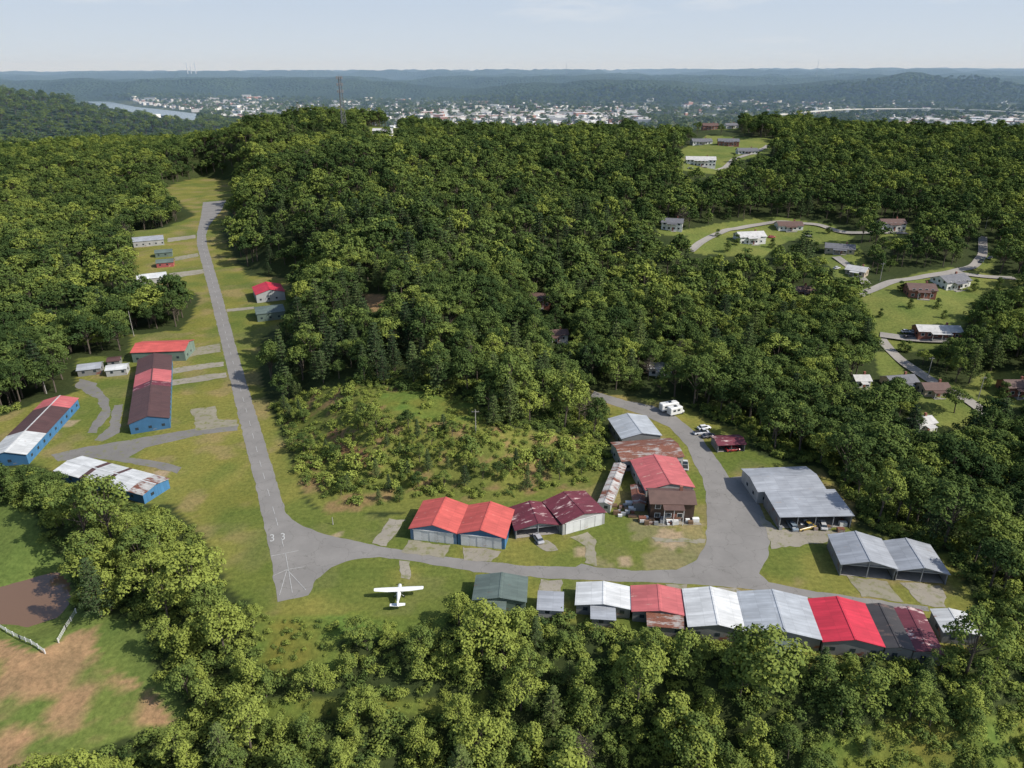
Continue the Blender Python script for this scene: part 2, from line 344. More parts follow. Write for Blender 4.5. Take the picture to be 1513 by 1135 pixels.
def house(name,px,py,W,D,ang,h,wall,roof,pk=None,z=None,porch=True,chim=True):
    if z is None: x,y,zz=T(px,py)
    else: (x,y),zz=G(px,py,z),z
    pk=pk or h+D*.22; E=empty(name,(x,y,zz),ang);o=.5;a=-W/2;b=W/2;t=.15
    m=MB();m.poly([(a,0,-2.5),(b,0,-2.5),(b,0,h-t),(a,0,h-t)]);m.poly([(b,D,-2.5),(a,D,-2.5),(a,D,h-t),(b,D,h-t)])
    m.poly([(b,0,-2.5),(b,D,-2.5),(b,D,h-t),(b,D/2,pk-t-.02),(b,0,h-t)]);m.poly([(a,D,-2.5),(a,0,-2.5),(a,0,h-t),(a,D/2,pk-t-.02),(a,D,h-t)])
    m.obj("walls",[M[wall]],E)
    r=MB();dz=(pk-h)/(D/2)*o
    r.slab([(a-o,-o,h-dz),(b+o,-o,h-dz),(b+o,D/2,pk),(a-o,D/2,pk)],t);r.slab([(a-o,D/2,pk),(b+o,D/2,pk),(b+o,D+o,h-dz),(a-o,D+o,h-dz)],t)
    r.obj("roof",[M[roof]],E)
    wb=MB();tr=MB()
    fl=[1.0] if h<4.2 else [1.0,3.7]
    for zf in fl:
        for xx in np.arange(a+1.2,b-1.5,3.0):
            wb.box(xx,-.06,zf,xx+1.3,-.02,zf+1.2);tr.box(xx-.12,-.04,zf-.12,xx+1.42,-.004,zf+1.32)
        for yy in np.arange(1.5,D-2,3.2):
            for s_ in (1,-1):
                X=b if s_>0 else a
                wb.box(min(X+s_*.02,X+s_*.06),yy,zf,max(X+s_*.02,X+s_*.06),yy+1.1,zf+1.2)
    wb.obj("windows",[M['glass']],E);tr.obj("window_trim",[M['trim']],E)
    d=MB();d.box(.2,-.12,0,1.2,-.065,2.1);d.obj("door",[M['brick']],E)
    if chim:
        c=MB();c.box(b*.4,D/2+.3,h,b*.4+.8,D/2+1.1,pk+1.0);c.obj("chimney",[M['brick']],E)
    if porch:
        q=MB();q.box(-W*.22,-2.4,-.6,W*.22,-.15,-.05,0);q.slab([(-W*.24,-2.6,h-.7),(W*.24,-2.6,h-.7),(W*.24,-.15,h-.35),(-W*.24,-.15,h-.35)],.1,1)
        for xx in (-W*.22,0,W*.22): q.box(xx-.07,-2.4,-.05,xx+.07,-2.26,h-.85,2)
        q.obj("porch",[M['concrete'],M[roof],M['trim']],E)
    return E
house('clubhouse',992,769,11.5,7,-2,5.6,'darkwood','shingle_b',z=0)
HS=[(1035,246,24,10,-8,5.4,'siding_w','shingle_w'),(1038,214,20,10,5,3.4,'siding_w','shingle_g'),(1076,216,20,10,-10,4.6,'brick','shingle_g'),(1105,228,18,9,0,3.2,'siding_w','shingle_g'),
(992,341,13,9,-15,5.2,'siding_w','shingle_g'),(1168,341,16,9,0,3.4,'siding_w','shingle_b'),(1112,361,17,10,10,4.8,'siding_w','shingle_w'),(1240,375,16,9,-20,3.2,'siding_t','shingle_g'),
(1262,408,10,8,-40,3.2,'siding_t','shingle_w'),(1320,341,15,9,0,4.8,'siding_w','shingle_b'),(1362,441,13,10,-8,4.4,'brick','shingle_b'),(1415,428,17,11,20,4.6,'siding_w','shingle_g'),
(1388,500,19,8,-5,3.4,'brick','shingle_w'),(1336,576,12,8,10,3.2,'siding_t','shingle_g'),(1384,586,10,7,0,3.2,'siding_t','shingle_b'),(1274,574,6,6,0,3.6,'siding_w','shingle_w'),
(1369,638,8,6,20,3.4,'siding_w','shingle_w'),(797,454,9,7,-10,4.4,'brick','shingle_b'),(565,200,22,10,0,5,'siding_w','shingle_w'),(985,192,20,12,5,6.5,'brick','shingle_b'),
(1506,586,10,8,0,4,'brick','shingle_b'),(955,184,16,10,0,5,'siding_w','shingle_b'),(1012,188,18,10,10,5,'siding_w','shingle_g'),(975,556,9,6,0,3.5,'siding_w','shingle_w'),
(1190,440,10,8,15,3.6,'brick','shingle_b'),(1160,245,12,8,0,3,'siding_t','greenroof'),(1050,192,18,11,0,5,'brick','shingle_b'),(1082,190,16,10,8,4,'siding_w','shingle_g'),(822,505,10,6,8,3.2,'siding_w','shingle_b')]
for a in HS: house('brick_house' if a[6]=='brick' else 'suburban_house',*a)

# ------------------------------------------------------------------ clearings (as surveyed outlines)
LAWN=[[(-200,735),(0,740),(50,760),(75,810),(105,840),(112,900),(130,905),(165,905),(215,930),(235,1000),(275,1050),(262,1075),(200,1085),(110,1120),(0,1140),(-200,1140)]]
SCRUB=[[(415,600),(445,580),(510,568),(560,570),(640,580),(705,597),(725,630),(820,640),(888,652),(888,690),(870,722),(815,724),(757,742),(600,757),(480,759),(450,730)]]
BRUSH=[(1200,1095),(1330,1065),(1513,1055),(1600,1062),(1600,1160),(1180,1160)]
SGRASS=[BRUSH,[(350,1040),(520,1030),(720,1026),(720,1050),(520,1054),(400,1068)],[(372,900),(500,900),(512,985),(450,1012),(385,985)],[(495,898),(664,898),(650,940),(512,948)]]
YARD=[[(1005,222),(1045,200),(1090,202),(1140,205),(1140,226),(1090,238),(1062,258),(1008,252)],
[(968,330),(1010,340),(1060,330),(1100,325),(1150,320),(1230,333),(1262,350),(1250,362),(1210,360),(1180,352),(1150,362),(1125,382),(1020,374),(1015,350),(972,346)],
[(1222,356),(1268,362),(1282,392),(1270,415),(1238,412),(1215,380)],[(1298,328),(1345,330),(1345,352),(1298,350)],
[(1264,430),(1340,408),(1398,395),(1436,400),(1450,372),(1475,378),(1460,405),(1520,415),(1445,440),(1425,480),(1422,512),(1345,520),(1290,508),(1285,480),(1278,450)],
[(1292,520),(1318,520),(1360,545),(1425,575),(1450,550),(1530,545),(1530,600),(1450,605),(1440,625),(1385,642),(1360,640),(1365,600),(1300,558)],
[(538,434),(566,436),(568,460),(542,460)],[(786,436),(808,436),(808,456),(786,456)],[(805,490),(840,492),(838,503),(805,503)],[(545,188),(590,188),(590,200),(545,200)],
[(1262,558),(1290,558),(1290,578),(1262,578)],[(964,544),(990,544),(990,558),(964,558)],[(1180,425),(1204,425),(1204,440),(1180,440)],
[(940,172),(1030,174),(1090,180),(1090,192),(940,192)]]
# ------------------------------------------------------------------ terrain
def axis_pos(step,f,lim1,f2,lim2):
    a=[0.0]
    while a[-1]<lim1: a.append(a[-1]+max(step,f*a[-1]))
    while a[-1]<lim2: a.append(a[-1]*(1+f2))
    return a
xs=axis_pos(1.5,.010,1500,.022,15000); xs=np.array([-v for v in xs[:0:-1]]+xs)
ys=[-900,-600,-400,-250,-150,-90,-50,-20,0,15,30,40,50,58,65,70]
y=72.0
while y<1500: ys.append(y); y+=max(1.3,.0052*y)
while y<15500: ys.append(y); y*=1.0095
ys=np.array(ys,float)
XX,YY=np.meshgrid(xs,ys); ZZ=H(XX,YY)
nx,ny=len(xs),len(ys)
V=np.stack([XX.ravel(),YY.ravel(),ZZ.ravel()],1)
idx=np.arange(nx*ny).reshape(ny,nx)
Q=np.stack([idx[:-1,:-1],idx[:-1,1:],idx[1:,1:],idx[1:,:-1]],-1).reshape(-1,4)
me=bpy.data.meshes.new("terrain");me.vertices.add(len(V));me.vertices.foreach_set("co",V.ravel().astype(np.float32))
me.loops.add(Q.size);me.loops.foreach_set("vertex_index",Q.ravel().astype(np.int32))
me.polygons.add(len(Q));me.polygons.foreach_set("loop_start",np.arange(0,Q.size,4,dtype=np.int32));me.polygons.foreach_set("use_smooth",np.ones(len(Q),bool))
me.update(calc_edges=True)
vx,vy,vz=V[:,0],V[:,1],V[:,2]
px,py=proj(vx,vy,vz)
j=(fbm(vx/6,vy/6,3,31)-.5)*14*np.clip(150/np.maximum(vy,60),.1,1); j2=(fbm(vx/6,vy/6,3,41)-.5)*10*np.clip(150/np.maximum(vy,60),.1,1)
pxj,pyj=px+j,py+j2
n1=fbm(vx/14,vy/14,4,51);n2=fbm(vx/5,vy/5,3,61);n3=fbm(vx/40,vy/40,3,71)
col=np.zeros((len(V),3));col[:]=(.040,.055,.019)
far=vy>1250
nf=fbm(vx/220,vy/220,3,77)
fc=np.stack([.030+.030*nf,.052+.040*nf,.026+.012*nf],1); col[far]=fc[far]
def setc(mask,c,w=None):
    c=np.array(c)
    if c.ndim==1: c=np.broadcast_to(c,col.shape)
    ww=mask.astype(float) if w is None else mask*w
    col[:]=col*(1-ww[:,None])+c*ww[:,None]
grass=np.stack([.125+.095*n1+.02*n2,.150+.07*n1,.032+.026*n1],1)
air=(inpoly(pxj,pyj,AIR))&(vy<900)
setc(air,grass)
setc(air,(.25,.20,.095),np.clip((fbm(vx/9,vy/9,3,81)-.54)*6,0,.65))
setc(air,(.095,.14,.03),np.clip((fbm(vx/25,vy/25,3,85)-.50)*6,0,.65))
for P in LAWN: setc(inpoly(pxj,pyj,P),np.stack([.09+.07*n1,.14+.06*n1,.035+.015*n1],1))
dirt=[(-200,960),(0,945),(60,968),(110,935),(140,925),(150,985),(215,1010),(255,1070),(180,1090),(100,1125),(-200,1200)]
dm=inpoly(pxj+(n2-.5)*20,pyj,dirt)
setc(dm,np.stack([.27+.16*n2,.17+.10*n2,.10+.05*n2],1),np.clip((fbm(vx/8,vy/8,5,53)-.38)*6,0,.9))
for P in YARD: setc(inpoly(pxj,pyj,P),np.stack([.10+.09*n1,.148+.055*n1,.034+.022*n1],1))
setc(inpoly(px,py,YARD[6]),(.30,.2,.1));
for P in SCRUB:
    mk=inpoly(pxj,pyj,P); setc(mk,np.stack([.10+.09*n1,.13+.07*n1,.032+.015*n1],1)); setc(mk,(.26,.16,.09),np.clip((n2-.58)*6,0,.7))
setc(inpoly(pxj,pyj,[(480,640),(500,632),(545,672),(548,690),(520,684)]),(.28,.15,.08),.85)
setc(inpoly(pxj,pyj,[(560,580),(640,580),(705,600),(715,622),(640,622),(560,600)]),np.stack([.08+.09*n2,.13+.08*n1,.03+.01*n1],1))
for P in SGRASS: setc(inpoly(pxj,pyj,P)&~inpoly(pxj,pyj,AIR),np.stack([.09+.09*n2,.13+.07*n1,.03+.01*n1],1))
setc(inpoly(pxj,pyj,[(875,742),(905,752),(1042,770),(1045,800),(1035,822),(1000,842),(880,838)])&(n1>.55),(.28,.23,.14),.5)
for (ex,ey,er) in ((922,830,14),(990,795,26),(860,815,16),(500,790,10),(240,700,18),(100,625,20)):
    wx,wy=G(ex,ey);rr=er/6.5;setc(((vx-wx)**2+(vy-wy)**2)<(rr*(.6+.9*n2))**2,(.36,.28,.19),.8)
vm=(vy>1900)&(vy<5200)&(vz<-48); setc(vm,np.stack([.08+.10*n1,.11+.08*n1,.05+.05*n1],1),np.clip((fbm(vx/170,vy/170,3,91)-.42)*5,0,.85))
ca=me.color_attributes.new("Col",'FLOAT_COLOR','POINT');ca.data.foreach_set("color",np.concatenate([col,np.ones((len(V),1))],1).ravel().astype(np.float32))
cov=me.attributes.new("farmask",'FLOAT','POINT');cov.data.foreach_set("value",sstep(1200,1700,vy).astype(np.float32))
terrain=bpy.data.objects.new("terrain",me);sc.collection.objects.link(terrain)
m,nt,b=newmat("ground_cover");at=nd(nt,"ShaderNodeVertexColor");at.layer_name="Col"
cc=coords(nt)
c1=mixc(nt,1.0,at.outputs[0],mixc(nt,ramp(nt,noise(nt,.9,6,cc,.7),.3,.7),(.64,.66,.64),(1.32,1.28,1.24)),'MULTIPLY')
c1=mixc(nt,1.0,c1,mixc(nt,ramp(nt,noise(nt,.06,5,cc,.65),.3,.7),(.80,.87,.85),(1.18,1.08,1.1)),'MULTIPLY')
fa=nd(nt,"ShaderNodeAttribute");fa.attribute_name="farmask"
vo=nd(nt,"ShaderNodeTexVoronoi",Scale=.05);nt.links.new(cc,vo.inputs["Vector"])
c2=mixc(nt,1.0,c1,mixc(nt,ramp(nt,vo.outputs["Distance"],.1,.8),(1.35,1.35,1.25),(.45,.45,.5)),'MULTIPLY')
nt.links.new(mixc(nt,fa.outputs["Fac"],c1,c2),b.inputs["Base Color"]);b.inputs["Roughness"].default_value=.95;b.inputs["Specular IOR Level"].default_value=.1
bp=nd(nt,"ShaderNodeBump",Strength=.6,Distance=.25);nt.links.new(noise(nt,1.2,6,cc,.7),bp.inputs["Height"])
inv=nd(nt,"ShaderNodeMath",operation='MULTIPLY');nt.links.new(vo.outputs["Distance"],inv.inputs[0]);inv.inputs[1].default_value=-1
bp2=nd(nt,"ShaderNodeBump",Strength=1,Distance=14);nt.links.new(inv.outputs[0],bp2.inputs["Height"]);nt.links.new(fa.outputs["Fac"],bp2.inputs["Strength"])
nt.links.new(bp.outputs[0],bp2.inputs["Normal"]);nt.links.new(bp2.outputs[0],b.inputs["Normal"])
me.materials.append(m)
# ------------------------------------------------------------------ pavements
def pavemat(name,c,crack=.5,sc_=.12,weeds=0):
    m,nt,b=newmat(name);v=coords(nt)
    d=tuple(x*.72 for x in c);l=tuple(x*1.18 for x in c)
    k=mixc(nt,ramp(nt,noise(nt,sc_,6,v,.65),.32,.68),d,l)
    k=mixc(nt,ramp(nt,noise(nt,5,3,v),.3,.7),k,tuple(x*.9 for x in c))
    vo=nd(nt,"ShaderNodeTexVoronoi",Scale=.16);vo.feature='DISTANCE_TO_EDGE'
    dv=nt.nodes.new("ShaderNodeVectorMath");dv.operation='ADD';nt.links.new(v,dv.inputs[0])
    nn=nd(nt,"ShaderNodeTexNoise",Scale=.5,Detail=3);nt.links.new(v,nn.inputs["Vector"]);mm=nt.nodes.new("ShaderNodeVectorMath");mm.operation='SCALE';mm.inputs[3].default_value=3;nt.links.new(nn.outputs["Color"],mm.inputs[0]);nt.links.new(mm.outputs[0],dv.inputs[1])
    nt.links.new(dv.outputs[0],vo.inputs["Vector"])
    cr=nd(nt,"ShaderNodeMath",operation='LESS_THAN');nt.links.new(vo.outputs["Distance"],cr.inputs[0]);cr.inputs[1].default_value=.009
    cf=nd(nt,"ShaderNodeMath",operation='MULTIPLY');nt.links.new(cr.outputs[0],cf.inputs[0]);cf.inputs[1].default_value=crack
    k=mixc(nt,cf.outputs[0],k,(.08,.08,.06))
    if weeds: k=mixc(nt,ramp(nt,noise(nt,.5,5,v,.6),.62-weeds*.2,.80-weeds*.2),k,(.16,.165,.055))
    nt.links.new(k,b.inputs["Base Color"]);b.inputs["Roughness"].default_value=.9;return m
asph=pavemat('weathered_asphalt',(.235,.222,.205),.35);conc=pavemat('old_concrete',(.30,.27,.215),.3,weeds=.5);asd=pavemat('darker_asphalt',(.19,.18,.165),.3,weeds=.4);gravel=pavemat('gravel',(.27,.245,.18),0,weeds=.65)
paint=plain('runway_paint',(.44,.44,.42),.8,.35,2)
def sheet(name,pts,z,mat,wobble=0):
    w=[G(*p) for p in pts]
    R=[]
    for i in range(len(w)):
        a=w[i];b_=w[(i+1)%len(w)];L=math.hypot(b_[0]-a[0],b_[1]-a[1]);k=max(1,int(L/1.2)) if wobble else 1
        for q in range(k):
            R.append((a[0]+(b_[0]-a[0])*q/k,a[1]+(b_[1]-a[1])*q/k))
    R=np.array(R)
    if wobble:
        ox=(fbm(R[:,0]/2.2,R[:,1]/2.2,2,3)-.5)*wobble*2;oy=(fbm(R[:,0]/2.2,R[:,1]/2.2,2,8)-.5)*wobble*2
        R=R+np.stack([ox,oy],1)
    R=[Vector((float(a),float(b_),z)) for a,b_ in R]
    tris=mathutils.geometry.tessellate_polygon([R])
    mb=MB();mb.v=[tuple(r) for r in R];
    for t in tris:
        a,b_,c=[R[i] for i in t]; nrm=(b_-a).cross(c-a).z
        mb.f.append(tuple(t) if nrm>0 else tuple(t[::-1]));mb.m.append(0)
    return mb.obj(name,[mat])
RW=[(410,889),(405,857),(400,825),(388,765),(371,690),(351,610),(331,525),(311,440),(291,362),(291,345),(297,320),(300,299),
(334,296),(328,310),(309,333),(304,348),(306,362),(329,440),(352,525),(378,610),(402,690),(422,755),(430,768),(448,778),(480,790),(545,804),(620,818),(700,828),(780,836),
(850,838),(858,833),(880,838),(940,843),(1000,842),(1030,828),(1042,805),(1045,770),(1043,730),(1038,705),(1028,690),(1016,660),(990,632),(950,613),(915,602),(873,586),
(878,578),(925,592),(965,600),(1000,616),(1035,645),(1060,680),(1078,706),(1100,704),(1112,722),(1128,760),(1138,800),(1134,825),(1121,848),(1135,860),(1180,870),(1250,880),(1340,893),(1370,897),
(1372,904),(1300,897),(1200,884),(1120,872),(1060,866),(1000,862),(900,859),(800,854),(700,845),(620,831),(560,823),(520,827),(490,838),(467,857),(457,880)]
sheet("runway_and_taxiway",RW,.03,asph,.35)
TW=[[(352,626),(351,636),(300,642),(255,652),(215,662),(190,676),(240,683),(268,690),(262,700),(235,693),(190,684),(140,677),(85,682),(75,672),(130,660),(180,652),(250,640),(300,632)]]
for q in TW: sheet("taxiway",q,.03,asd,.4)
for q in [[(117,560),(140,566),(160,590),(165,612),(140,640),(128,640),(150,606),(145,590),(112,572)],[(168,600),(182,598),(176,640),(150,652),(140,650),(162,630)]]: sheet("gravel_track",q,.028,asd,.8)
CP=[[(275,516),(325,508),(326,520),(274,528)],[(250,545),(330,534),(331,541),(252,553)],[(252,562),(334,550),(336,558),(252,570)],[(282,605),(318,600),(322,620),(350,620),(351,629),(290,636),(286,620)],
[(335,457),(375,453),(375,457),(336,461)],[(248,352),(289,347),(289,352),(248,358)],[(258,380),(292,374),(293,379),(258,386)],[(250,404),(300,398),(301,404),(250,412)],
[(576,768),(600,768),(573,807),(548,803)],[(605,799),(668,806),(655,824),(592,816)],[(684,808),(742,814),(728,830),(688,827)],[(790,800),(812,797),(824,812),(806,816)],[(845,795),(868,788),(882,800),(878,836),(862,832),(866,806)],
[(592,830),(606,831),(604,856),(590,855)],[(800,855),(830,857),(828,880),(798,878)],[(985,863),(1015,863),(1012,875),(988,876)],[(1060,867),(1090,870),(1110,880),(1060,876)],
[(1120,760),(1150,784),(1245,784),(1225,800),(1142,812)],[(1248,850),(1310,858),(1335,890),(1275,882)],[(1330,860),(1390,866),(1400,900),(1360,894)],
[(950,770),(1030,768),(1035,776),(952,776)],[(965,795),(1040,797),(1040,803),(968,800)]]
for i,q in enumerate(CP): sheet("concrete_apron",q,.055,conc if i%3 else gravel,.8)
def stripe(name,a,b,w,z=.085):
    A=Vector((*G(*a),z));B=Vector((*G(*b),z));d=(B-A).normalized();nn=Vector((-d.y,d.x,0))*w/2
    mb=MB();mb.poly([A-nn,B-nn,B+nn,A+nn]);return mb.obj(name,[paint])
cl=[(419,808),(406,760),(386,690),(365,610),(341.5,525),(320,440),(299,362),(300,330)]
cw=[Vector((*G(*p),.085)) for p in cl];mb=MB()
for a,b_ in zip(cw[:-1],cw[1:]):
    L=(b_-a).length;d=(b_-a)/L;nn=Vector((-d.y,d.x,0))*.06;s_=0
    while s_<L-4:
        p=a+d*s_;q=a+d*min(s_+4,L);mb.poly([p-nn,q-nn,q+nn,p+nn][::1]);s_+=10
mb.obj("runway_centerline",[paint])
for a,b_ in [((401,822),(441,814)),((404,851),(424,842)),((424,842),(449,838)),((424,842),(413,880)),((424,842),(452,872)),((422,818),(432,876))]: stripe("runway_threshold_marking",a,b_,.12)
for s_,p in (("3",(398,801)),("3",(414,799))):
    cu=bpy.data.curves.new("runway_number",'FONT');cu.body=s_;cu.size=4.6;cu.extrude=0;o=bpy.data.objects.new("runway_number",cu);sc.collection.objects.link(o)
    x,y_=G(*p);o.location=(x,y_,.085);o.rotation_euler=(0,0,math.radians(18));o.scale=(.62,1,1);cu.materials.append(paint)
def ribbon(name,pts,w,mat,lift=.3):
    P=[T(*p)[:2] for p in pts];R=[]
    for a,b_ in zip(P[:-1],P[1:]):
        L=math.hypot(b_[0]-a[0],b_[1]-a[1]);k=max(1,int(L/2.5))
        for q in range(k): R.append((a[0]+(b_[0]-a[0])*q/k,a[1]+(b_[1]-a[1])*q/k))
    R.append(P[-1]);R=np.array(R)
    for _ in range(6): R[1:-1]=(R[:-2]+R[2:]+2*R[1:-1])/4
    d=np.gradient(R,axis=0);d/=np.linalg.norm(d,axis=1)[:,None]+1e-9;nn=np.stack([-d[:,1],d[:,0]],1)
    mb=MB();cols=[-1,-.33,.33,1];K=len(R)
    for c in cols:
        q=R+nn*c*w/2;z=np.maximum(H(q[:,0],q[:,1]),H(R[:,0],R[:,1])-.1)+lift
        mb.v+=[(float(a),float(b_),float(e)) for a,b_,e in zip(q[:,0],q[:,1],z)]
    for c in range(3):
        for i in range(K-1): mb.f.append((c*K+i,(c)*K+i+1,(c+1)*K+i+1,(c+1)*K+i)[::-1]);mb.m.append(0)
    return mb.obj(name,[mat]),R
road=pavemat('residential_pavement',(.32,.295,.26),.2)
ROADS=[[(1270,437),(1300,424),(1330,414),(1370,408),(1405,404),(1440,394),(1452,378),(1452,350)],[(1405,404),(1440,408),(1500,412)],[(1300,496),(1345,502),(1415,505)],
[(1300,500),(1322,525),(1350,548),(1390,572),(1445,602),(1500,640)],[(1020,372),(1040,356),(1075,340),(1120,332),(1160,328),(1210,332),(1245,345),(1290,345),(1340,345)],
[(1060,252),(1085,235),(1110,228),(1135,215)],[(1235,380),(1255,395),(1280,420)]]
RL=[]
for r_ in ROADS: RL.append(ribbon("residential_road",r_,5.0,road)[1])
# ------------------------------------------------------------------ pond, river
def pondmesh():
    R=[Vector((*G(p[0],p[1],-8),-8.22)) for p in POND]
    c=sum(R,Vector())/len(R); R=[c+(r-c)*1.03 for r in R]
    mb=MB();mb.poly(R)
    m,nt,b=newmat("muddy_water");b.inputs["Base Color"].default_value=(.18,.105,.06,1);b.inputs["Roughness"].default_value=.05;b.inputs["Specular IOR Level"].default_value=.8
    bp=nd(nt,"ShaderNodeBump",Strength=.04,Distance=.1);nt.links.new(noise(nt,1.5,3,coords(nt)),bp.inputs["Height"]);nt.links.new(bp.outputs[0],b.inputs["Normal"])
    mb.obj("pond",[m])
pondmesh()
mb=MB();up=[(128,141),(160,150),(200,158),(240,162),(290,168)];lo=[(288,178),(240,171),(200,167),(160,160),(125,150)]
mb.poly([(*G(p[0],p[1],-50),-50) for p in up+lo][::-1])
m,nt,b=newmat("river_water");b.inputs["Base Color"].default_value=(.16,.20,.22,1);b.inputs["Roughness"].default_value=.2
mb.obj("river",[m])
# ------------------------------------------------------------------ foliage
def leafmat(name,dark,mid,light):
    m=bpy.data.materials.new(name);m.use_nodes=True;nt=m.node_tree;nt.nodes.clear()
    out=nt.nodes.new("ShaderNodeOutputMaterial")
    ti=nd(nt,"ShaderNodeAttribute");ti.attribute_type='INSTANCER';ti.attribute_name="tint"
    lc=nd(nt,"ShaderNodeAttribute");lc.attribute_name="lc"
    oi=nt.nodes.new("ShaderNodeObjectInfo")
    a=nd(nt,"ShaderNodeMath",operation='MULTIPLY_ADD');nt.links.new(oi.outputs["Random"],a.inputs[0]);a.inputs[1].default_value=.38;nt.links.new(ti.outputs["Fac"],a.inputs[2])
    a2=nd(nt,"ShaderNodeMath",operation='MULTIPLY_ADD');nt.links.new(lc.outputs["Fac"],a2.inputs[0]);a2.inputs[1].default_value=.45;nt.links.new(a.outputs[0],a2.inputs[2])
    r=nt.nodes.new("ShaderNodeValToRGB");nt.links.new(a2.outputs[0],r.inputs[0])
    r.color_ramp.elements[0].position=.10;r.color_ramp.elements[0].color=(*dark,1);r.color_ramp.elements[1].position=1.0;r.color_ramp.elements[1].color=(*light,1)
    e=r.color_ramp.elements.new(.52);e.color=(*mid,1)
    d=nt.nodes.new("ShaderNodeBsdfDiffuse")
    nt.links.new(r.outputs[0],d.inputs[0]);nt.links.new(d.outputs[0],out.inputs[0])
    return m
LM=leafmat("broadleaf_foliage",(.042,.070,.024),(.105,.148,.040),(.22,.26,.055))
PM=leafmat("pine_foliage",(.036,.058,.028),(.076,.11,.042),(.125,.16,.05))
BK=plain("bark",(.10,.08,.06),.9)
def leaves(centers,radii,per,size,rg,flat=.75,lcb=None,up=.3):
    Vv=[];lc=[]
    for ci,(c,r) in enumerate(zip(centers,radii)):
        k=max(4,int(per*(r/1.6)**2))
        d=rg.normal(size=(k,3));d/=np.linalg.norm(d,axis=1)[:,None];d[:,2]=np.where(d[:,2]<-.35,-d[:,2],d[:,2])
        rr=r*rg.uniform(.6,1.08,k)[:,None]
        p=np.array(c)+d*rr*np.array([1,1,flat])
        nrm=d*.9+rg.normal(size=(k,3))*.38+np.array([0,0,up]);nrm/=np.linalg.norm(nrm,axis=1)[:,None]
        ax=np.cross(nrm,rg.normal(size=(k,3)));ax/=np.linalg.norm(ax,axis=1)[:,None];bx=np.cross(nrm,ax)
        s_=rg.uniform(.6,1.25,k)[:,None]*size
        Vv.append(np.stack([p-ax*s_*.5,p-bx*s_*.42,p+ax*s_*.5,p+bx*s_*.42],1).reshape(-1,3))
        base=rg.uniform(0,1) if lcb is None else lcb[ci]
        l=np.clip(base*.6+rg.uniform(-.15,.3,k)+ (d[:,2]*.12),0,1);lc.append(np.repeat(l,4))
    return np.concatenate(Vv),np.concatenate(lc)
def treemesh(name,kind,seed,lod=0):
    rg=np.random.default_rng(seed);mb=MB();cen=[];rad=[];size=.5;per=80;flat=.75
    if kind=='broad':
        Ht=rg.uniform(12.5,16.5);R=rg.uniform(4.2,5.6);cz=Ht*.60;az=Ht*.40;K=rg.integers(30,42)
        off=rg.normal(size=2)*.5
        for i in range(K):
            u=rg.uniform(-.3,1);th=rg.uniform(0,6.283);q=math.sqrt(max(0,1-u*u));f=rg.uniform(.6,.95)*(1+.22*math.sin(3*th+seed))
            cen.append((off[0]+R*q*f*math.cos(th),off[1]+R*q*f*math.sin(th),cz+az*u*rg.uniform(.6,.9)));rad.append(rg.uniform(1.05,2.0))
        size=.58;per=70
        mb.tube((0,0,-1),(off[0]*.5,off[1]*.5,cz*.7),.32,.2,7,0);mb.tube((off[0]*.5,off[1]*.5,cz*.7),(off[0],off[1],cz+az*.6),.2,.05,6,0)
        for c in cen[::3]: mb.tube((off[0]*.5,off[1]*.5,cz*rg.uniform(.5,.8)),c,.12,.03,4,0,False)
    elif kind=='vine':
        Ht=rg.uniform(7,12);K=34
        for i in range(K):
            z=rg.uniform(.06,.95)*Ht;rr=(1-(z/Ht)**2*.75)*rg.uniform(2.4,3.8);th=rg.uniform(0,6.283);f=rg.uniform(.4,1)
            cen.append((rr*f*math.cos(th),rr*f*math.sin(th),z));rad.append(rg.uniform(.9,1.6))
        size=.5;per=85;flat=1.0;mb.tube((0,0,-1),(0,0,Ht*.8),.28,.06,6,0)
    elif kind=='pine':
        Ht=rg.uniform(14,18);mb.tube((0,0,-1),(0,0,Ht),.28,.04,6,0);z=Ht*.22
        while z<Ht:
            R=(1-(z/Ht))**.75*4.0+.3;k=rg.integers(5,8);o_=rg.uniform(0,6)
            for i in range(k):
                th=o_+6.283*i/k+rg.uniform(-.3,.3);L=R*rg.uniform(.7,1.1)
                mb.tube((0,0,z),(L*math.cos(th),L*math.sin(th),z+.1*L),.07,.02,3,0,False)
                for f in (.35,.68,.98): 
                    cen.append((L*f*math.cos(th),L*f*math.sin(th),z+.1*L*f-.2*f));rad.append((.55+.45*(1-z/Ht))*rg.uniform(.8,1.1))
            z+=rg.uniform(.9,1.3)
        size=.42;per=70;flat=.4
    elif kind=='snag':
        Ht=rg.uniform(9,13);mb.tube((0,0,-1),(.3,0,Ht),.22,.04,6,0)
        for i in range(46):
            z=rg.uniform(.3,.95)*Ht;th=rg.uniform(0,6.283);L=(1.1-z/Ht)*4.5+.6;e=(L*math.cos(th),L*math.sin(th),z+rg.uniform(.4,1.6))
            mb.tube((.3*z/Ht,0,z),e,.09,.03,4,0,False)
            for q in range(4):
                f=rg.uniform(.4,1);s0=(e[0]*f,e[1]*f,z+(e[2]-z)*f);mb.tube(s0,(s0[0]+rg.normal()*.7,s0[1]+rg.normal()*.7,s0[2]+rg.uniform(.2,1)),.04,.015,3,0,False)
            if i%3==0: cen.append(e);rad.append(.5)
        size=.3;per=60;flat=.7
    elif kind=='bush':
        for i in range(9):
            th=rg.uniform(0,6.283);f=rg.uniform(0,1.2);cen.append((f*math.cos(th),f*math.sin(th),rg.uniform(.3,1.5)));rad.append(rg.uniform(.55,.95))
        size=.34;per=130;flat=.85;mb.tube((0,0,-.5),(0,0,1),.08,.03,4,0)
    if lod: per*=.36;size*=1.62
    LV,lc=leaves(cen,rad,per,size,rg,flat)
    nb=len(mb.v);k=len(LV)//4
    verts=np.concatenate([np.array(mb.v),LV]);
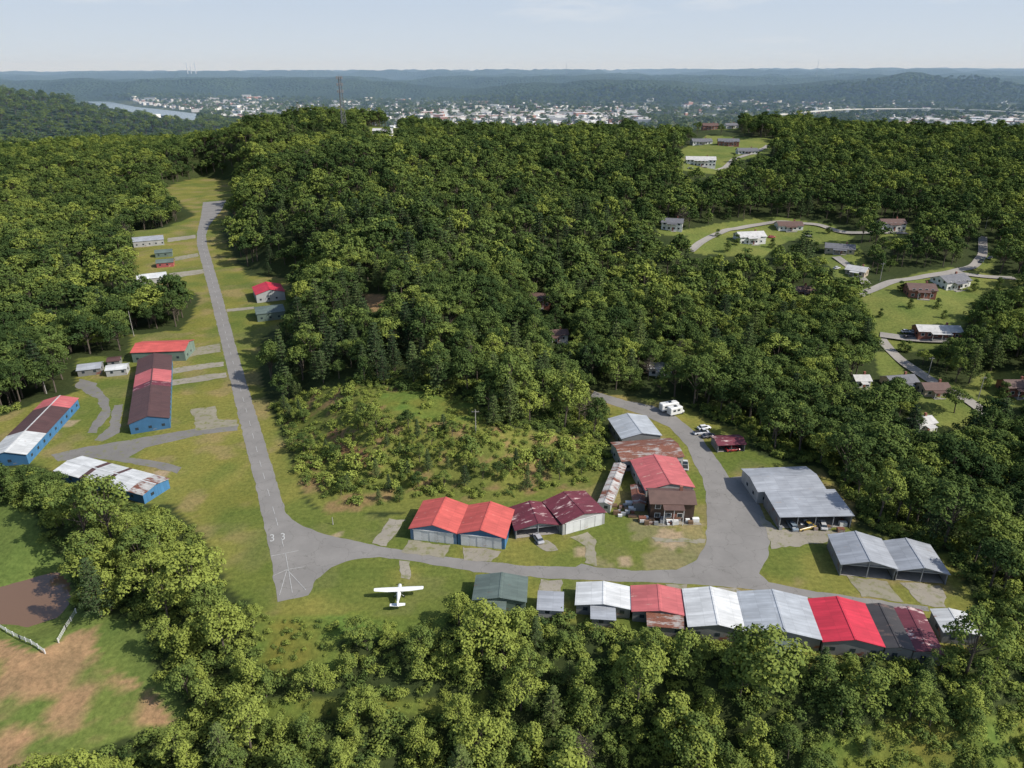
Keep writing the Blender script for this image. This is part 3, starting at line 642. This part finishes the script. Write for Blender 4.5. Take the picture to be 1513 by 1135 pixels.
    me=bpy.data.meshes.new(name);me.from_pydata(verts.tolist(),[],mb.f+[(nb+4*i,nb+4*i+1,nb+4*i+2,nb+4*i+3) for i in range(k)])
    me.materials.append(BK);me.materials.append(PM if kind=='pine' else LM)
    me.polygons.foreach_set("material_index",[0]*len(mb.f)+[1]*k)
    a=me.attributes.new("lc",'FLOAT','POINT');a.data.foreach_set("value",np.concatenate([np.zeros(nb),lc]).astype(np.float32));me.update()
    return me
protocol=bpy.data.collections.new("tree_prototypes");bushcol=bpy.data.collections.new("shrub_prototypes")
kinds=['broad']*7+['vine']*3+['pine']*3
TM=[];NK=len(kinds)
for lod in (0,1):
    for i,k in enumerate(kinds):
        me_=treemesh("tree_%02d"%(i+lod*NK),k,100+i,lod);TM.append(me_);o=bpy.data.objects.new("tree_%02d"%(i+lod*NK),me_);protocol.objects.link(o)
me_=treemesh("tree_26",'snag',77);o=bpy.data.objects.new("tree_26",me_);protocol.objects.link(o)
for i in range(3):
    me_=treemesh("shrub_%02d"%i,'bush',300+i);o=bpy.data.objects.new("shrub_%02d"%i,me_);bushcol.objects.link(o)
def scatter(name,P,scl,rot,idx,tint,colr):
    me=bpy.data.meshes.new(name);me.vertices.add(len(P));me.vertices.foreach_set("co",np.asarray(P,np.float32).ravel())
    for nme,ty,d in (("scl",'FLOAT_VECTOR',scl),("rotz",'FLOAT',rot),("idx",'INT',idx),("tint",'FLOAT',tint)):
        a=me.attributes.new(nme,ty,'POINT')
        a.data.foreach_set("vector" if ty=='FLOAT_VECTOR' else "value",np.asarray(d,np.int32 if ty=='INT' else np.float32).ravel())
    o=bpy.data.objects.new(name,me);sc.collection.objects.link(o)
    ng=bpy.data.node_groups.new(name,'GeometryNodeTree');ng.interface.new_socket("Geometry",in_out='INPUT',socket_type='NodeSocketGeometry');ng.interface.new_socket("Geometry",in_out='OUTPUT',socket_type='NodeSocketGeometry')
    N=ng.nodes;L=ng.links;gi=N.new("NodeGroupInput");go=N.new("NodeGroupOutput");ip=N.new("GeometryNodeInstanceOnPoints");ci=N.new("GeometryNodeCollectionInfo")
    ci.inputs["Collection"].default_value=colr;ci.inputs["Separate Children"].default_value=True;ci.inputs["Reset Children"].default_value=True
    def na(nm,t):
        x=N.new("GeometryNodeInputNamedAttribute");x.data_type=t;x.inputs["Name"].default_value=nm;return [q for q in x.outputs if q.enabled and q.name=="Attribute"][0]
    mp=N.new("GeometryNodeMeshToPoints");L.new(gi.outputs[0],mp.inputs["Mesh"])
    L.new(mp.outputs[0],ip.inputs["Points"]);L.new(ci.outputs[0],ip.inputs["Instance"]);ip.inputs["Pick Instance"].default_value=True
    L.new(na("idx",'INT'),ip.inputs["Instance Index"]);L.new(na("scl",'FLOAT_VECTOR'),ip.inputs["Scale"])
    cx=N.new("ShaderNodeCombineXYZ");L.new(na("rotz",'FLOAT'),cx.inputs[2]);er=N.new("FunctionNodeEulerToRotation");L.new(cx.outputs[0],er.inputs[0]);L.new(er.outputs[0],ip.inputs["Rotation"])
    L.new(ip.outputs[0],go.inputs[0])
    md=o.modifiers.new("instances",'NODES');md.node_group=ng
    return o
def grid(x0,x1,y0,y1,s_):
    X,Y=np.meshgrid(np.arange(x0,x1,s_),np.arange(y0,y1,s_));X=X+rng.uniform(-.45,.45,X.shape)*s_;Y=Y+rng.uniform(-.45,.45,Y.shape)*s_;return X.ravel(),Y.ravel()
def frus(x,y,z,m=110):
    a,b=proj(x,y,z);return (a>-m)&(a<1513+m)&(b<1135+150)&(b>-50)
KEEP=[AIRV]+LAWN+SCRUB+SGRASS+YARD
def reject(x,y,z,ht,polys,hs=(0,.35,.7,.95)):
    r=np.zeros(x.shape,bool)
    for f in hs:
        a,b=proj(x,y,z+ht*f)
        for P in polys: r|=inpoly(a,b,P)
    return r
roadpts=np.concatenate(RL)
def nearroad(x,y,d):
    r=np.zeros(x.shape,bool)
    for q in roadpts[::2]: r|=((x-q[0])**2+(y-q[1])**2)<d*d
    return r
TX=[];
for (x0,x1,y0,y1,s_,sz_) in ((-250,250,66,145,5.9,.84),(-330,330,145,360,6.6,.96),(-1000,1000,360,1330,8.8,1.0)):
    x,y=grid(x0,x1,y0,y1,s_);z=H(x,y);k=frus(x,y,z);x,y,z=x[k],y[k],z[k]
    ht=np.full(x.shape,12.5*sz_)
    lateral=reject(x,y,z,ht,KEEP)|reject(x+3.2,y,z,ht,KEEP,(.6,))|reject(x-3.2,y,z,ht,KEEP,(.6,))
    k=~lateral&~nearroad(x,y,7)&(sdist(x,y,AIRVW)>3); TX.append((x[k],y[k],z[k],np.full(k.sum(),sz_)))
    if y0<350:
        x,y=grid(x0,x1,y0,y1,4.8);z=H(x,y);k=frus(x,y,z);x,y,z=x[k],y[k],z[k];ht=np.full(x.shape,6.5)
        full=reject(x,y,z,np.full(x.shape,12.5*sz_),KEEP)
        a_,b_=proj(x,y,z);ib=inpoly(a_,b_,BRUSH)
        k=full&~(reject(x,y,z,ht,[AIRV]+LAWN+SCRUB+YARD)|reject(x,y,z,ht,SGRASS[1:],(0,))|(ib&(rng.uniform(size=x.shape)<.6)))&~nearroad(x,y,5)&(sdist(x,y,AIRVW)>2.5);TX.append((x[k],y[k],z[k],np.full(k.sum(),.5)))
x,y=grid(-3600,3600,1330,4700,27);z=H(x,y);k=frus(x,y,z,60)&(z>-60.5)
rivP=[(110,138),(200,152),(295,166),(295,182),(200,170),(110,155)]
k&=~reject(x,y,z,np.full(x.shape,10.),[rivP]);k&=(rng.uniform(size=x.shape)<np.where(z<-48,np.where(fbm(x/170,y/170,3,91)>.45,.18,.5),.95));x,y,z=x[k],y[k],z[k];TX.append((x,y,z,np.full(x.shape,1.55)))
x=np.concatenate([t[0] for t in TX]);y=np.concatenate([t[1] for t in TX]);z=np.concatenate([t[2] for t in TX]);sz=np.concatenate([t[3] for t in TX])
N_=len(x);base=sz*np.clip(rng.normal(.96,.18,N_),.55,1.45)
xy=np.where(sz>1.2,base*1.25,np.where(sz<.8,base*1.15,base*rng.uniform(.86,1.2,N_)))
ppx,ppy=proj(x,y,z)
pn=fbm(x/45,y/45,3,200);pinep=np.where((ppx>380)&(ppx<900)&(ppy>330)&(ppy<680),.5,.12)*(pn>.45)
vinep=np.where((y<128)&(ppy>890),.5,np.where((ppx<330)&(ppy>700),.5,.04))
u=rng.uniform(size=N_);idx=rng.integers(0,7,N_)
idx=np.where(u<pinep,rng.integers(10,13,N_),idx);idx=np.where((u>1-vinep),rng.integers(7,10,N_),idx)
idx=np.where(y>330,idx+NK,idx);idx=np.where((rng.uniform(size=N_)<.012)&(sz<1.2),26,idx)
tint=(fbm(x/70,y/70,3,210)-.5)*.85+rng.normal(size=N_)*.18+.05+np.where(rng.uniform(size=N_)<.07,.38,0)+np.where((y<130)&(ppy>880),.27,0)+np.where((ppx<330)&(ppy>690),.17,0)
tint=np.where(sz>1.2,.02+rng.normal(size=N_)*.1,tint)
scatter("forest",np.stack([x,y,z-.3],1),np.stack([xy,xy,base],1),rng.uniform(0,6.28,N_),idx,tint,protocol)
# understorey
x,y=grid(-230,230,66,330,2.4);z=H(x,y);k=frus(x,y,z,80);x,y,z=x[k],y[k],z[k]
a,b_=proj(x,y,z)
inS=np.zeros(x.shape,bool)
for P in SCRUB: inS|=inpoly(a,b_,P)
inG=np.zeros(x.shape,bool)
for P in SGRASS: inG|=inpoly(a,b_,P)
inB=inpoly(a,b_,BRUSH)
inA=reject(x,y,z,np.full(x.shape,1.6),[AIRV]+LAWN,(0,.5,1))|(sdist(x,y,AIRVW)<1.2)
nn=fbm(x/12,y/12,3,220)
top=inpoly(a,b_,[(560,582),(640,585),(705,600),(712,622),(640,622),(560,605)])
r1=rng.uniform(size=x.shape)
k=~inA&~nearroad(x,y,4)&((inS&((nn>.46)|(r1<.25))&(~top|(r1<.10)))|(inG&((nn>.48)|(r1<.4)|(inB&(r1<.9))))|(~inS&~inG&(y<230)))
for P in YARD: k&=~inpoly(a,b_,P)
x,y,z=x[k],y[k],z[k];inS=inS[k];inG=inG[k];nn=nn[k];inB=inB[k];K=len(x)
s_=rng.uniform(.45,1.15,K)*np.where(inS,np.where(rng.uniform(size=K)<.14,1.8,.8),np.where(inB,1.0,np.where(inG,.6,1.15)))
scatter("shrub_thicket",np.stack([x,y,z-.15],1),np.stack([s_*1.2,s_*1.2,s_],1),rng.uniform(0,6.28,K),rng.integers(0,3,K),.30+(nn-.5)*.9+rng.normal(size=K)*.16+np.where(inS,.12,0)+np.where(inB,.15,0),bushcol)
x,y=grid(-80,60,150,235,4.4);z=H(x,y);a,b_=proj(x,y,z);k=inpoly(a,b_,SCRUB[0])&((fbm(x/16,y/16,2,230)>.56)|((b_>688)&(a>500)&(rng.uniform(size=x.shape)<.75)))&(sdist(x,y,AIRW)>2.5)&~inpoly(a,b_,[(560,575),(720,590),(720,640),(560,625)])&~inpoly(a,b_,[(480,635),(505,630),(548,670),(548,692),(515,684)])
k&=~reject(x,y,z,np.full(x.shape,4.5),[AIRV],(.5,1));x,y,z=x[k],y[k],z[k];K=len(x);s_=rng.uniform(.22,.52,K)
scatter("young_woodland",np.stack([x,y,z-.2],1),np.stack([s_,s_,s_],1),rng.uniform(0,6.28,K),np.where(rng.uniform(size=K)<.35,rng.integers(10,13,K),rng.integers(3,10,K)),.2+rng.normal(size=K)*.16,protocol)
def onetree(name,px,py,i,s):
    if name[0]=='d' and s<.75: i=7+i%3;s*=1.05
    X,Y,Z=T(px,py);o=bpy.data.objects.new(name,TM[i]);sc.collection.objects.link(o);o.location=(X,Y,Z-.2);o.scale=(s*1.1,s*1.1,s);o.rotation_euler=(0,0,random.random()*6)
for a in [("pine_tree",150,912,10,.95),("deciduous_tree",1075,372,1,.6),("deciduous_tree",1140,366,2,.55),("deciduous_tree",1088,362,3,.6),("deciduous_tree",1300,404,4,.7),("deciduous_tree",1318,392,5,.6),("deciduous_tree",1262,420,0,.55),
 ("deciduous_tree",1440,430,6,.6),("deciduous_tree",1475,430,2,.7),("deciduous_tree",1400,540,1,.8),("deciduous_tree",1430,525,0,.9),("pine_tree",1440,545,11,.8),("deciduous_tree",1085,240,3,.7),("deciduous_tree",1120,236,4,.6),("deciduous_tree",1345,455,5,.45),
 ("deciduous_tree",1205,372,2,.6),("deciduous_tree",1290,356,1,.7),("deciduous_tree",1185,358,6,.5),("deciduous_tree",1480,590,6,.7),("deciduous_tree",1020,262,6,.7),("deciduous_tree",1340,520,3,.5),("deciduous_tree",1410,610,3,.8),
 ("deciduous_tree",1000,196,2,.8),("deciduous_tree",1030,198,4,.9),("deciduous_tree",1065,200,5,.8),("deciduous_tree",968,190,1,.9),("deciduous_tree",1330,520,4,.5),("deciduous_tree",1300,468,0,.4),("deciduous_tree",1395,470,2,.4),
 ("deciduous_tree",1320,600,4,.8),("deciduous_tree",1345,610,5,.7),("deciduous_tree",1060,350,2,.5),("deciduous_tree",1225,345,3,.6),("deciduous_tree",1455,575,1,.6),("deciduous_tree",1385,455,5,.5),("deciduous_tree",1330,430,3,.5)]: onetree(*a)
# ------------------------------------------------------------------ aircraft
def plane(px,py,head):
    x,y=G(px,py);E=empty("light_aircraft",(x,y,.03),head)
    W_=plain("white_aircraft_paint",(.78,.78,.76),.3,.04);Bl=plain("blue_trim",(.05,.08,.2),.3)
    f=MB();rings=[]
    for yy,w,hh,zc in ((3.05,.28,.28,1.15),(2.9,.42,.42,1.15),(2.0,.52,.5,1.2),(1.2,.55,.62,1.32),(.6,.56,.78,1.45),(-.6,.54,.76,1.48),(-1.4,.42,.55,1.45),(-2.8,.25,.33,1.4),(-4.6,.09,.16,1.42)):
        rings.append([(w*math.cos(t)*(abs(math.cos(t))**-.25 if abs(math.cos(t))>.05 else 1),yy,zc+hh*math.sin(t)) for t in [2*math.pi*i/14+.1 for i in range(14)]])
    f.loft(rings,0);f.obj("fuselage",[W_],E,True)
    w=MB()
    for s_ in (1,-1):
        sec=[]
        for X,ch,zz in ((0,1.62,2.22),(2.6,1.62,2.25),(5.45,1.12,2.33),(5.6,.7,2.34)):
            y0=.95-(1.62-ch)*.35
            sec.append([(s_*X,y0-ch*q,zz+th) for q,th in ((0,0),(.12,.1),(.4,.13),(1,.01),(.6,-.04),(.15,-.05))])
        w.loft(sec,0)
    w.obj("wing",[W_],E)
    t=MB()
    for s_ in (1,-1): t.loft([[(s_*X,-3.6-a*.1-q*ch,1.5+th) for q,th in ((0,0),(.4,.04),(1,0),(.4,-.04))] for a,(X,ch) in enumerate(((.05,1.15),(1.7,.8)))],0)
    t.loft([[(s_*.045,yy,zz) for s_,yy in ((-1,y0-ch*.5),(0,y0),(1,y0-ch*.5),(0,y0-ch))] for zz,y0,ch in ((1.5,-3.3,1.35),(2.2,-3.9,.95),(2.75,-4.2,.65))],0)
    t.obj("tail",[W_],E)
    g=MB();g.box(-.5,1.0,1.62,.5,1.16,2.05,0);g.box(-.575,-.6,1.6,-.545,.9,2.05,0);g.box(.545,-.6,1.6,.575,.9,2.05,0);g.obj("windows",[M['glass']],E)
    s=MB()
    for s_ in (1,-1): s.tube((s_*.5,.4,.95),(s_*2.6,.4,2.2),.05,.05,6);s.tube((s_*.4,.1,.9),(s_*1.15,.05,.3),.05,.04,6);s.tube((s_*1.1,.05,.22),(s_*1.28,.05,.22),.22,.22,12,1)
    s.tube((0,2.4,.8),(0,2.4,.25),.05,.04,6);s.tube((-.08,2.4,.2),(.08,2.4,.2),.19,.19,12,1);s.obj("struts_and_wheels",[W_,M['rubber']],E)
    p=MB();p.tube((0,3.05,1.15),(0,3.35,1.15),.17,.03,10,0);p.box(-.95,3.12,1.08,.95,3.15,1.22,1);p.obj("propeller",[W_,M['rubber']],E)
    st=MB()
    for s_ in (1,-1): st.box(.33 if s_>0 else -.36,-3,1.42,.36 if s_>0 else -.33,-1.6,1.5)
    st.obj("stripe",[Bl],E)
plane(590,883,4)
# ------------------------------------------------------------------ vehicles
def car(name,px,py,ang,c,kind='sedan',flat=True):
    if flat: x,y=G(px,py);z=.06
    else: x,y,z=T(px,py);z+=.32
    E=empty(name,(x,y,z),ang);pt=plain(name+"_paint",c,.25,.03)
    L,Wd=(4.6,1.8) if kind!='truck' else (5.6,1.95)
    b=MB();sec=[]
    roofz=1.42 if kind=='sedan' else 1.8
    prof=[(-L/2,.35,.62,.8),(-L/2+.15,.28,.82,.88),(-L*.28,.25,.9,.9),(L*.15,.25,.92,.9),(L*.32,.25,.86,.88),(L/2-.12,.28,.74,.82),(L/2,.35,.6,.74)]
    for X,z0,z1,w in prof:
        w=w*Wd/1.8;sec.append([(X,-w,z0),(X,-w,z1-.12),(X,-w+.12,z1),(X,w-.12,z1),(X,w,z1-.12),(X,w,z0)])
    b.loft(sec,0);b.obj("body",[pt],E)
    c0,c1=(-L*.38,L*.2) if kind!='truck' else (-.2,L*.28)
    cb=MB();w=Wd/2-.12;cb.loft([[(X0,-w+i,zz),(X1,-w+i,zz),(X1,w-i,zz),(X0,w-i,zz)] for X0,X1,i,zz in ((c0,c1+.25,0,.9),(c0+.35,c1-.35,.16,roofz-.06))],1,True)
    cb.slab([(c0+.38,-w+.17,roofz),(c1-.38,-w+.17,roofz),(c1-.38,w-.17,roofz),(c0+.38,w-.17,roofz)],.058,0);cb.obj("cabin",[pt,M['glass']],E)
    if kind=='truck':
        t=MB();t.box(-L/2+.2,-Wd/2+.2,.93,-.4,Wd/2-.2,.95);t.obj("truck_bed",[M['rubber']],E)
    wh=MB()
    for X in (-L*.31,L*.31):
        for s_ in (1,-1): wh.tube((X,s_*(Wd/2-.2),.33),(X,s_*(Wd/2+.01),.33),.33,.33,14)
    wh.obj("wheels",[M['rubber']],E)
def rv(px,py,ang,L=8,name="motorhome"):
    x,y=G(px,py);E=empty(name,(x,y,.06),ang);W_=plain("motorhome_paint",(.72,.72,.7),.3,.05)
    b=MB();sec=[]
    for X,z0,z1,w in ((-L/2,.6,2.9,1.1),(-L/2+.2,.5,3.05,1.2),(L*.22,.5,3.1,1.2),(L*.34,.5,2.9,1.15),(L*.36,.5,1.6,1.05),(L/2,.55,1.2,.95)): sec.append([(X,-w,z0),(X,-w,z1-.15),(X,-w+.15,z1),(X,w-.15,z1),(X,w,z1-.15),(X,w,z0)])
    b.loft(sec,0);b.obj("body",[W_],E)
    g=MB()
    for X in np.arange(-L/2+1,L*.2,1.8):
        for s_ in (1,-1): g.box(X,min(s_*1.205,s_*1.24),1.6,X+1.1,max(s_*1.205,s_*1.24),2.3)
    g.box(-.8,-.5,3.12,.2,.5,3.3);g.obj("windows_and_vent",[M['glass']],E)
    wh=MB()
    for X in (-L*.25,L*.36):
        for s_ in (1,-1): wh.tube((X,s_*.85,.42),(X,s_*1.13,.42),.42,.42,14)
    wh.obj("wheels",[M['rubber']],E)
rv(990,606,20,8);rv(998,612,25,6,"camper_van")
for a in [(1040,634,15,(.7,.7,.7),'sedan'),(1036,641,10,(.65,.66,.68),'truck'),(1046,646,15,(.1,.1,.12),'sedan'),(795,798,110,(.4,.4,.42),'sedan'),(1082,666,10,(.4,.05,.05),'sedan'),
 (1190,781,20,(.35,.24,.05),'truck'),(1215,778,80,(.5,.5,.5),'sedan'),(1170,779,95,(.2,.25,.3),'sedan'),(1012,690,80,(.5,.5,.5),'truck')]: car("pickup_truck" if a[4]=='truck' else "parked_car",*a)
for a in [(1350,493,0,(.6,.6,.6),'sedan'),(1343,498,10,(.1,.1,.12),'truck'),(1338,492,5,(.5,.5,.5),'sedan'),(1236,398,30,(.6,.6,.6),'sedan'),(1255,402,20,(.1,.12,.2),'sedan'),(1192,350,0,(.5,.5,.5),'truck'),(1140,352,0,(.5,.1,.1),'sedan'),(1450,388,60,(.15,.2,.15),'truck'),(1372,632,80,(.6,.6,.6),'sedan'),(1020,250,0,(.5,.5,.5),'sedan'),(1462,383,40,(.5,.5,.5),'sedan')]: car("pickup_truck" if a[4]=='truck' else "parked_car",*a,flat=False)
# ------------------------------------------------------------------ poles, fences, tower, misc
PW=plain("pole_wood",(.35,.33,.3))
def pole(name,px,py,h,arm=True,z=None):
    if z is None: X,Y,Z=T(px,py)
    else: (X,Y),Z=G(px,py,z),z
    E=empty(name,(X,Y,Z));m=MB();m.tube((0,0,-1),(0,0,h),.17,.1,8);
    if arm:
        m.box(-1.1,.12,h-.9,1.1,.24,h-.75);
        for xx in (-1,-.4,.4,1): m.tube((xx,.18,h-.75),(xx,.18,h-.5),.05,.05,6)
    m.obj("mast",[PW],E)
for a in [(703,640,8,True),(198,497,12,False),(69,582,7,True),(1300,415,10,True),(1455,340,9,True),(1445,590,10,True),(1370,560,10,True),(1010,250,9,True)]: pole("utility_pole",*a)
pole("windsock_pole",492,775,2.2,False,0)
def fence(pts):
    P=[T(*p) for p in pts];x0,y0,z0=P[0];E=empty("white_fence",(x0,y0,z0));mb=MB()
    for a,b_ in zip(P[:-1],P[1:]):
        L=math.hypot(b_[0]-a[0],b_[1]-a[1]);k=max(1,int(L/2.4));Q=[]
        for i in range(k+1):
            X=a[0]+(b_[0]-a[0])*i/k;Y=a[1]+(b_[1]-a[1])*i/k;Q.append((X-x0,Y-y0,float(H(np.array(X),np.array(Y)))-z0))
        for q in Q: mb.box(q[0]-.09,q[1]-.09,q[2]-.3,q[0]+.09,q[1]+.09,q[2]+1.35)
        for q,r in zip(Q[:-1],Q[1:]):
            for zz in (.4,.8,1.2): mb.tube((q[0],q[1],q[2]+zz),(r[0],r[1],r[2]+zz),.05,.05,4)
    mb.obj("posts_and_rails",[M['trim']],E)
fence([(-60,915),(0,928),(30,945),(67,966)]);fence([(87,950),(98,930),(113,906)])
def tower(px,py_top,dist,h,name="cell_tower"):
    d=ray(px,py_top);t=dist/d[1];X,Y,Zt=d[0]*t,d[1]*t,CH+d[2]*t;E=empty(name,(X,Y,Zt-h));m=MB();r0,r1=3.4,1.3
    def leg(i,f): 
        r=r0+(r1-r0)*f;a=2.094*i+.4;return (r*math.cos(a),r*math.sin(a),h*f)
    K=12
    for i in range(3):
        m.tube(leg(i,0),leg(i,1),.34,.26,5)
        for k in range(K): m.tube(leg(i,k/K),leg((i+1)%3,(k+1)/K),.15,.15,4);m.tube(leg(i,(k+1)/K),leg((i+1)%3,(k+1)/K),.14,.14,4)
    for f in (.99,.86,.73):
        for i in range(9):
            a=6.283*i/9;m.box(3.1*math.cos(a)-.3,3.1*math.sin(a)-.3,h*f-1.5,3.1*math.cos(a)+.3,3.1*math.sin(a)+.3,h*f+1.5,1);m.tube((0,0,h*f),(3.1*math.cos(a),3.1*math.sin(a),h*f),.12,.12,4)
    m.tube((0,0,h),(0,0,h+3),.15,.08,5);m.obj("lattice_and_antennas",[plain("galvanised",(.13,.135,.14)),plain("antenna_panels",(.3,.3,.31))],E)
tower(501,114,830,52)
PC=plain("pale_concrete",(.5,.52,.55))
def stack(px,top,w=4.5,dist=9000):
    d=ray(px,top);t=dist/d[1];X,Y,Zt=d[0]*t,d[1]*t,CH+d[2]*t;E=empty("power_plant_chimney",(X,Y,-20));m=MB();m.tube((0,0,0),(0,0,Zt+20),w*1.4,w,14);m.tube((0,0,Zt+20),(0,0,Zt+23),w*.8,w*.8,14)
    m.obj("stack",[PC],E)
stack(275,93);stack(281,98,4);stack(287,93)
for p in ((837,93),(1210,88)): 
    d=ray(*p);t=7500/d[1];E=empty("radio_mast",(d[0]*t,d[1]*t,0));m=MB();m.tube((0,0,0),(0,0,CH+d[2]*t),2.2,1,5);m.obj("mast",[M['steel']],E)
bm=MB();BP=[(1150,169),(1190,165),(1230,162),(1280,160.5),(1340,160),(1400,161),(1460,163),(1530,167)]
BW=[Vector((*G(p[0],p[1],-33),-33)) for p in BP];R=[]
for a,b_ in zip(BW[:-1],BW[1:]):
    k=max(1,int((b_-a).length/60))
    for i in range(k): R.append(a+(b_-a)*i/k)
R.append(BW[-1])
for i,(a,b_) in enumerate(zip(R[:-1],R[1:])):
    d=(b_-a).normalized();nn=Vector((-d.y,d.x,0))*11
    bm.slab([a-nn,b_-nn,b_+nn,a+nn],3.2,0)
    for s_ in (-.5,.5): 
        c=a+nn*s_;bm.tube((c.x,c.y,-64),(c.x,c.y,-36.3),1.8,1.5,6,0)
bm.obj("highway_bridge",[plain("bridge_concrete",(.6,.58,.52))])
# distant town
tm=MB();cnt=0;tries=0
dens=[(130,150,320,22,.35),(330,158,620,14,.4),(620,172,960,12,.9),(330,172,620,14,.5),(1000,152,1500,12,.2),(1320,184,1513,8,1.1),(600,160,1300,12,.3),(150,148,400,10,1.1),(640,178,960,6,.7),(120,146,230,5,.7)]
CAND=[]
while len(CAND)<9000:
    q=dens[int(rng.choice(len(dens),p=np.array([d[4] for d in dens])/sum(d[4] for d in dens)))]
    X_=rng.uniform(q[0],q[2]);Y_=q[1]+rng.normal()*q[3]*.6
    if Y_<138 or Y_>196: continue
    X,Y=G(X_,Y_,-54)
    if Y<1750 or Y>5600: continue
    CAND.append((X_,Y_,X,Y))
CA=np.array(CAND);hh_=H(CA[:,2],CA[:,3]);ok_=(hh_<-40)&~inpoly(CA[:,0],CA[:,1],rivP)
for (X_,Y_,X,Y),h0 in zip(CA[ok_][:3300],hh_[ok_][:3300]):
    big=rng.uniform()<.13;w=rng.uniform(9,18) if not big else rng.uniform(25,100);d_=rng.uniform(8,12) if not big else rng.uniform(15,35);hh=rng.uniform(5,9) if not big else rng.uniform(7,20)
    a=rng.uniform(-.5,.5);ca_,sa=math.cos(a),math.sin(a)
    def L_(u,v,z_): return (float(X+u*ca_-v*sa),float(Y+u*sa+v*ca_),float(h0+z_))
    k=len(tm.v);pk=hh+(d_*.25 if not big else .5)
    tm.v+=[L_(-w/2,-d_/2,-4),L_(w/2,-d_/2,-4),L_(w/2,d_/2,-4),L_(-w/2,d_/2,-4),L_(-w/2,-d_/2,hh),L_(w/2,-d_/2,hh),L_(w/2,d_/2,hh),L_(-w/2,d_/2,hh),L_(-w/2,0,pk),L_(w/2,0,pk)]
    for ff,mi in (((0,1,5,4),0),((2,3,7,6),0),((1,2,6,9,5),0),((3,0,4,8,7),0),((4,5,9,8),1),((6,7,8,9),1)): tm.f.append(tuple(k+i for i in ff));tm.m.append(mi)
def town(name,cols):
    m,nt,b=newmat(name);g=nt.nodes.new("ShaderNodeNewGeometry");r=nt.nodes.new("ShaderNodeValToRGB");r.color_ramp.interpolation='CONSTANT'
    nt.links.new(g.outputs["Random Per Island"],r.inputs[0])
    for i,c in enumerate(cols):
        e=r.color_ramp.elements[i] if i<2 else r.color_ramp.elements.new(i/len(cols))
        e.position=i/len(cols);e.color=(*c,1)
    nt.links.new(r.outputs[0],b.inputs["Base Color"]);b.inputs["Roughness"].default_value=.8;return m
tm.obj("distant_town",[town("town_walls",[(.75,.75,.72),(.6,.58,.52),(.35,.18,.13),(.8,.8,.77),(.45,.45,.45)]),town("town_roofs",[(.75,.75,.75),(.22,.22,.23),(.7,.7,.67),(.3,.2,.17),(.45,.45,.46)])])
cl=MB()
for i in range(60):
    X_=random.choice([random.uniform(945,1030),random.uniform(1150,1250),random.uniform(905,940)]);Y_=random.uniform(768,776) if X_<1031 and X_>944 else (random.uniform(770,786) if X_>1100 else random.uniform(745,765))
    X,Y=G(X_,Y_);w=random.uniform(.3,1);cl.box(X-w,Y-w*.6,.08,X+w,Y+w*.6,.08+random.uniform(.4,1.3),random.randrange(4))
cl.obj("stacked_junk",[M['wood'],M['trim'],M['rusty'],M['steel']])
# ------------------------------------------------------------------ haze, sky, sun
el=math.radians(41);s=Vector((math.cos(el)*.95,-math.cos(el)*.31,math.sin(el))).normalized()
sun=bpy.data.lights.new("sun",'SUN');sun.energy=5.0;sun.angle=math.radians(.5);sun.color=(1,.95,.87);so=bpy.data.objects.new("sun",sun);sc.collection.objects.link(so)
so.rotation_euler=s.to_track_quat('Z','Y').to_euler();so.location=(300,-100,500)
w=bpy.data.worlds.new("World");sc.world=w;w.use_nodes=True;nt=w.node_tree;bg=nt.nodes["Background"]
sk=nt.nodes.new("ShaderNodeTexSky");sk.sky_type='NISHITA';sk.sun_disc=False;sk.sun_elevation=el;sk.sun_rotation=math.atan2(s.x,s.y);sk.air_density=1.0;sk.dust_density=1.5;sk.altitude=200
tc=nt.nodes.new("ShaderNodeTexCoord");sx=nt.nodes.new("ShaderNodeSeparateXYZ");nt.links.new(tc.outputs["Generated"],sx.inputs[0])
hzc=mixc(nt,ramp(nt,sx.outputs[2],0,.11),(4.4,4.85,5.25),(3.5,4.2,5.2))
mp=nt.nodes.new("ShaderNodeMapping");mp.inputs["Scale"].default_value=(1,1,7);nt.links.new(tc.outputs["Generated"],mp.inputs["Vector"])
cn=noise(nt,4.5,7,mp.outputs[0],.62)
cf=nd(nt,"ShaderNodeMath",operation='MULTIPLY');nt.links.new(ramp(nt,cn,.58,.78),cf.inputs[0]);cf.inputs[1].default_value=.55
hzc=mixc(nt,cf.outputs[0],hzc,(5.2,5.4,5.6))
fin=mixc(nt,ramp(nt,sx.outputs[2],.08,.32),hzc,sk.outputs[0])
nt.links.new(fin,bg.inputs[0]);bg.inputs[1].default_value=.15
hz=MB();hz.box(-16000,1150,-120,16000,16500,260);m=bpy.data.materials.new("air_haze");m.use_nodes=True;nt=m.node_tree;nt.nodes.clear()
o_=nt.nodes.new("ShaderNodeOutputMaterial");vs=nt.nodes.new("ShaderNodeVolumeScatter");vs.inputs["Color"].default_value=(.42,.65,1,1);vs.inputs["Density"].default_value=.95e-4;vs.inputs["Anisotropy"].default_value=.0
nt.links.new(vs.outputs[0],o_.inputs["Volume"]);hz.obj("atmospheric_haze",[m])
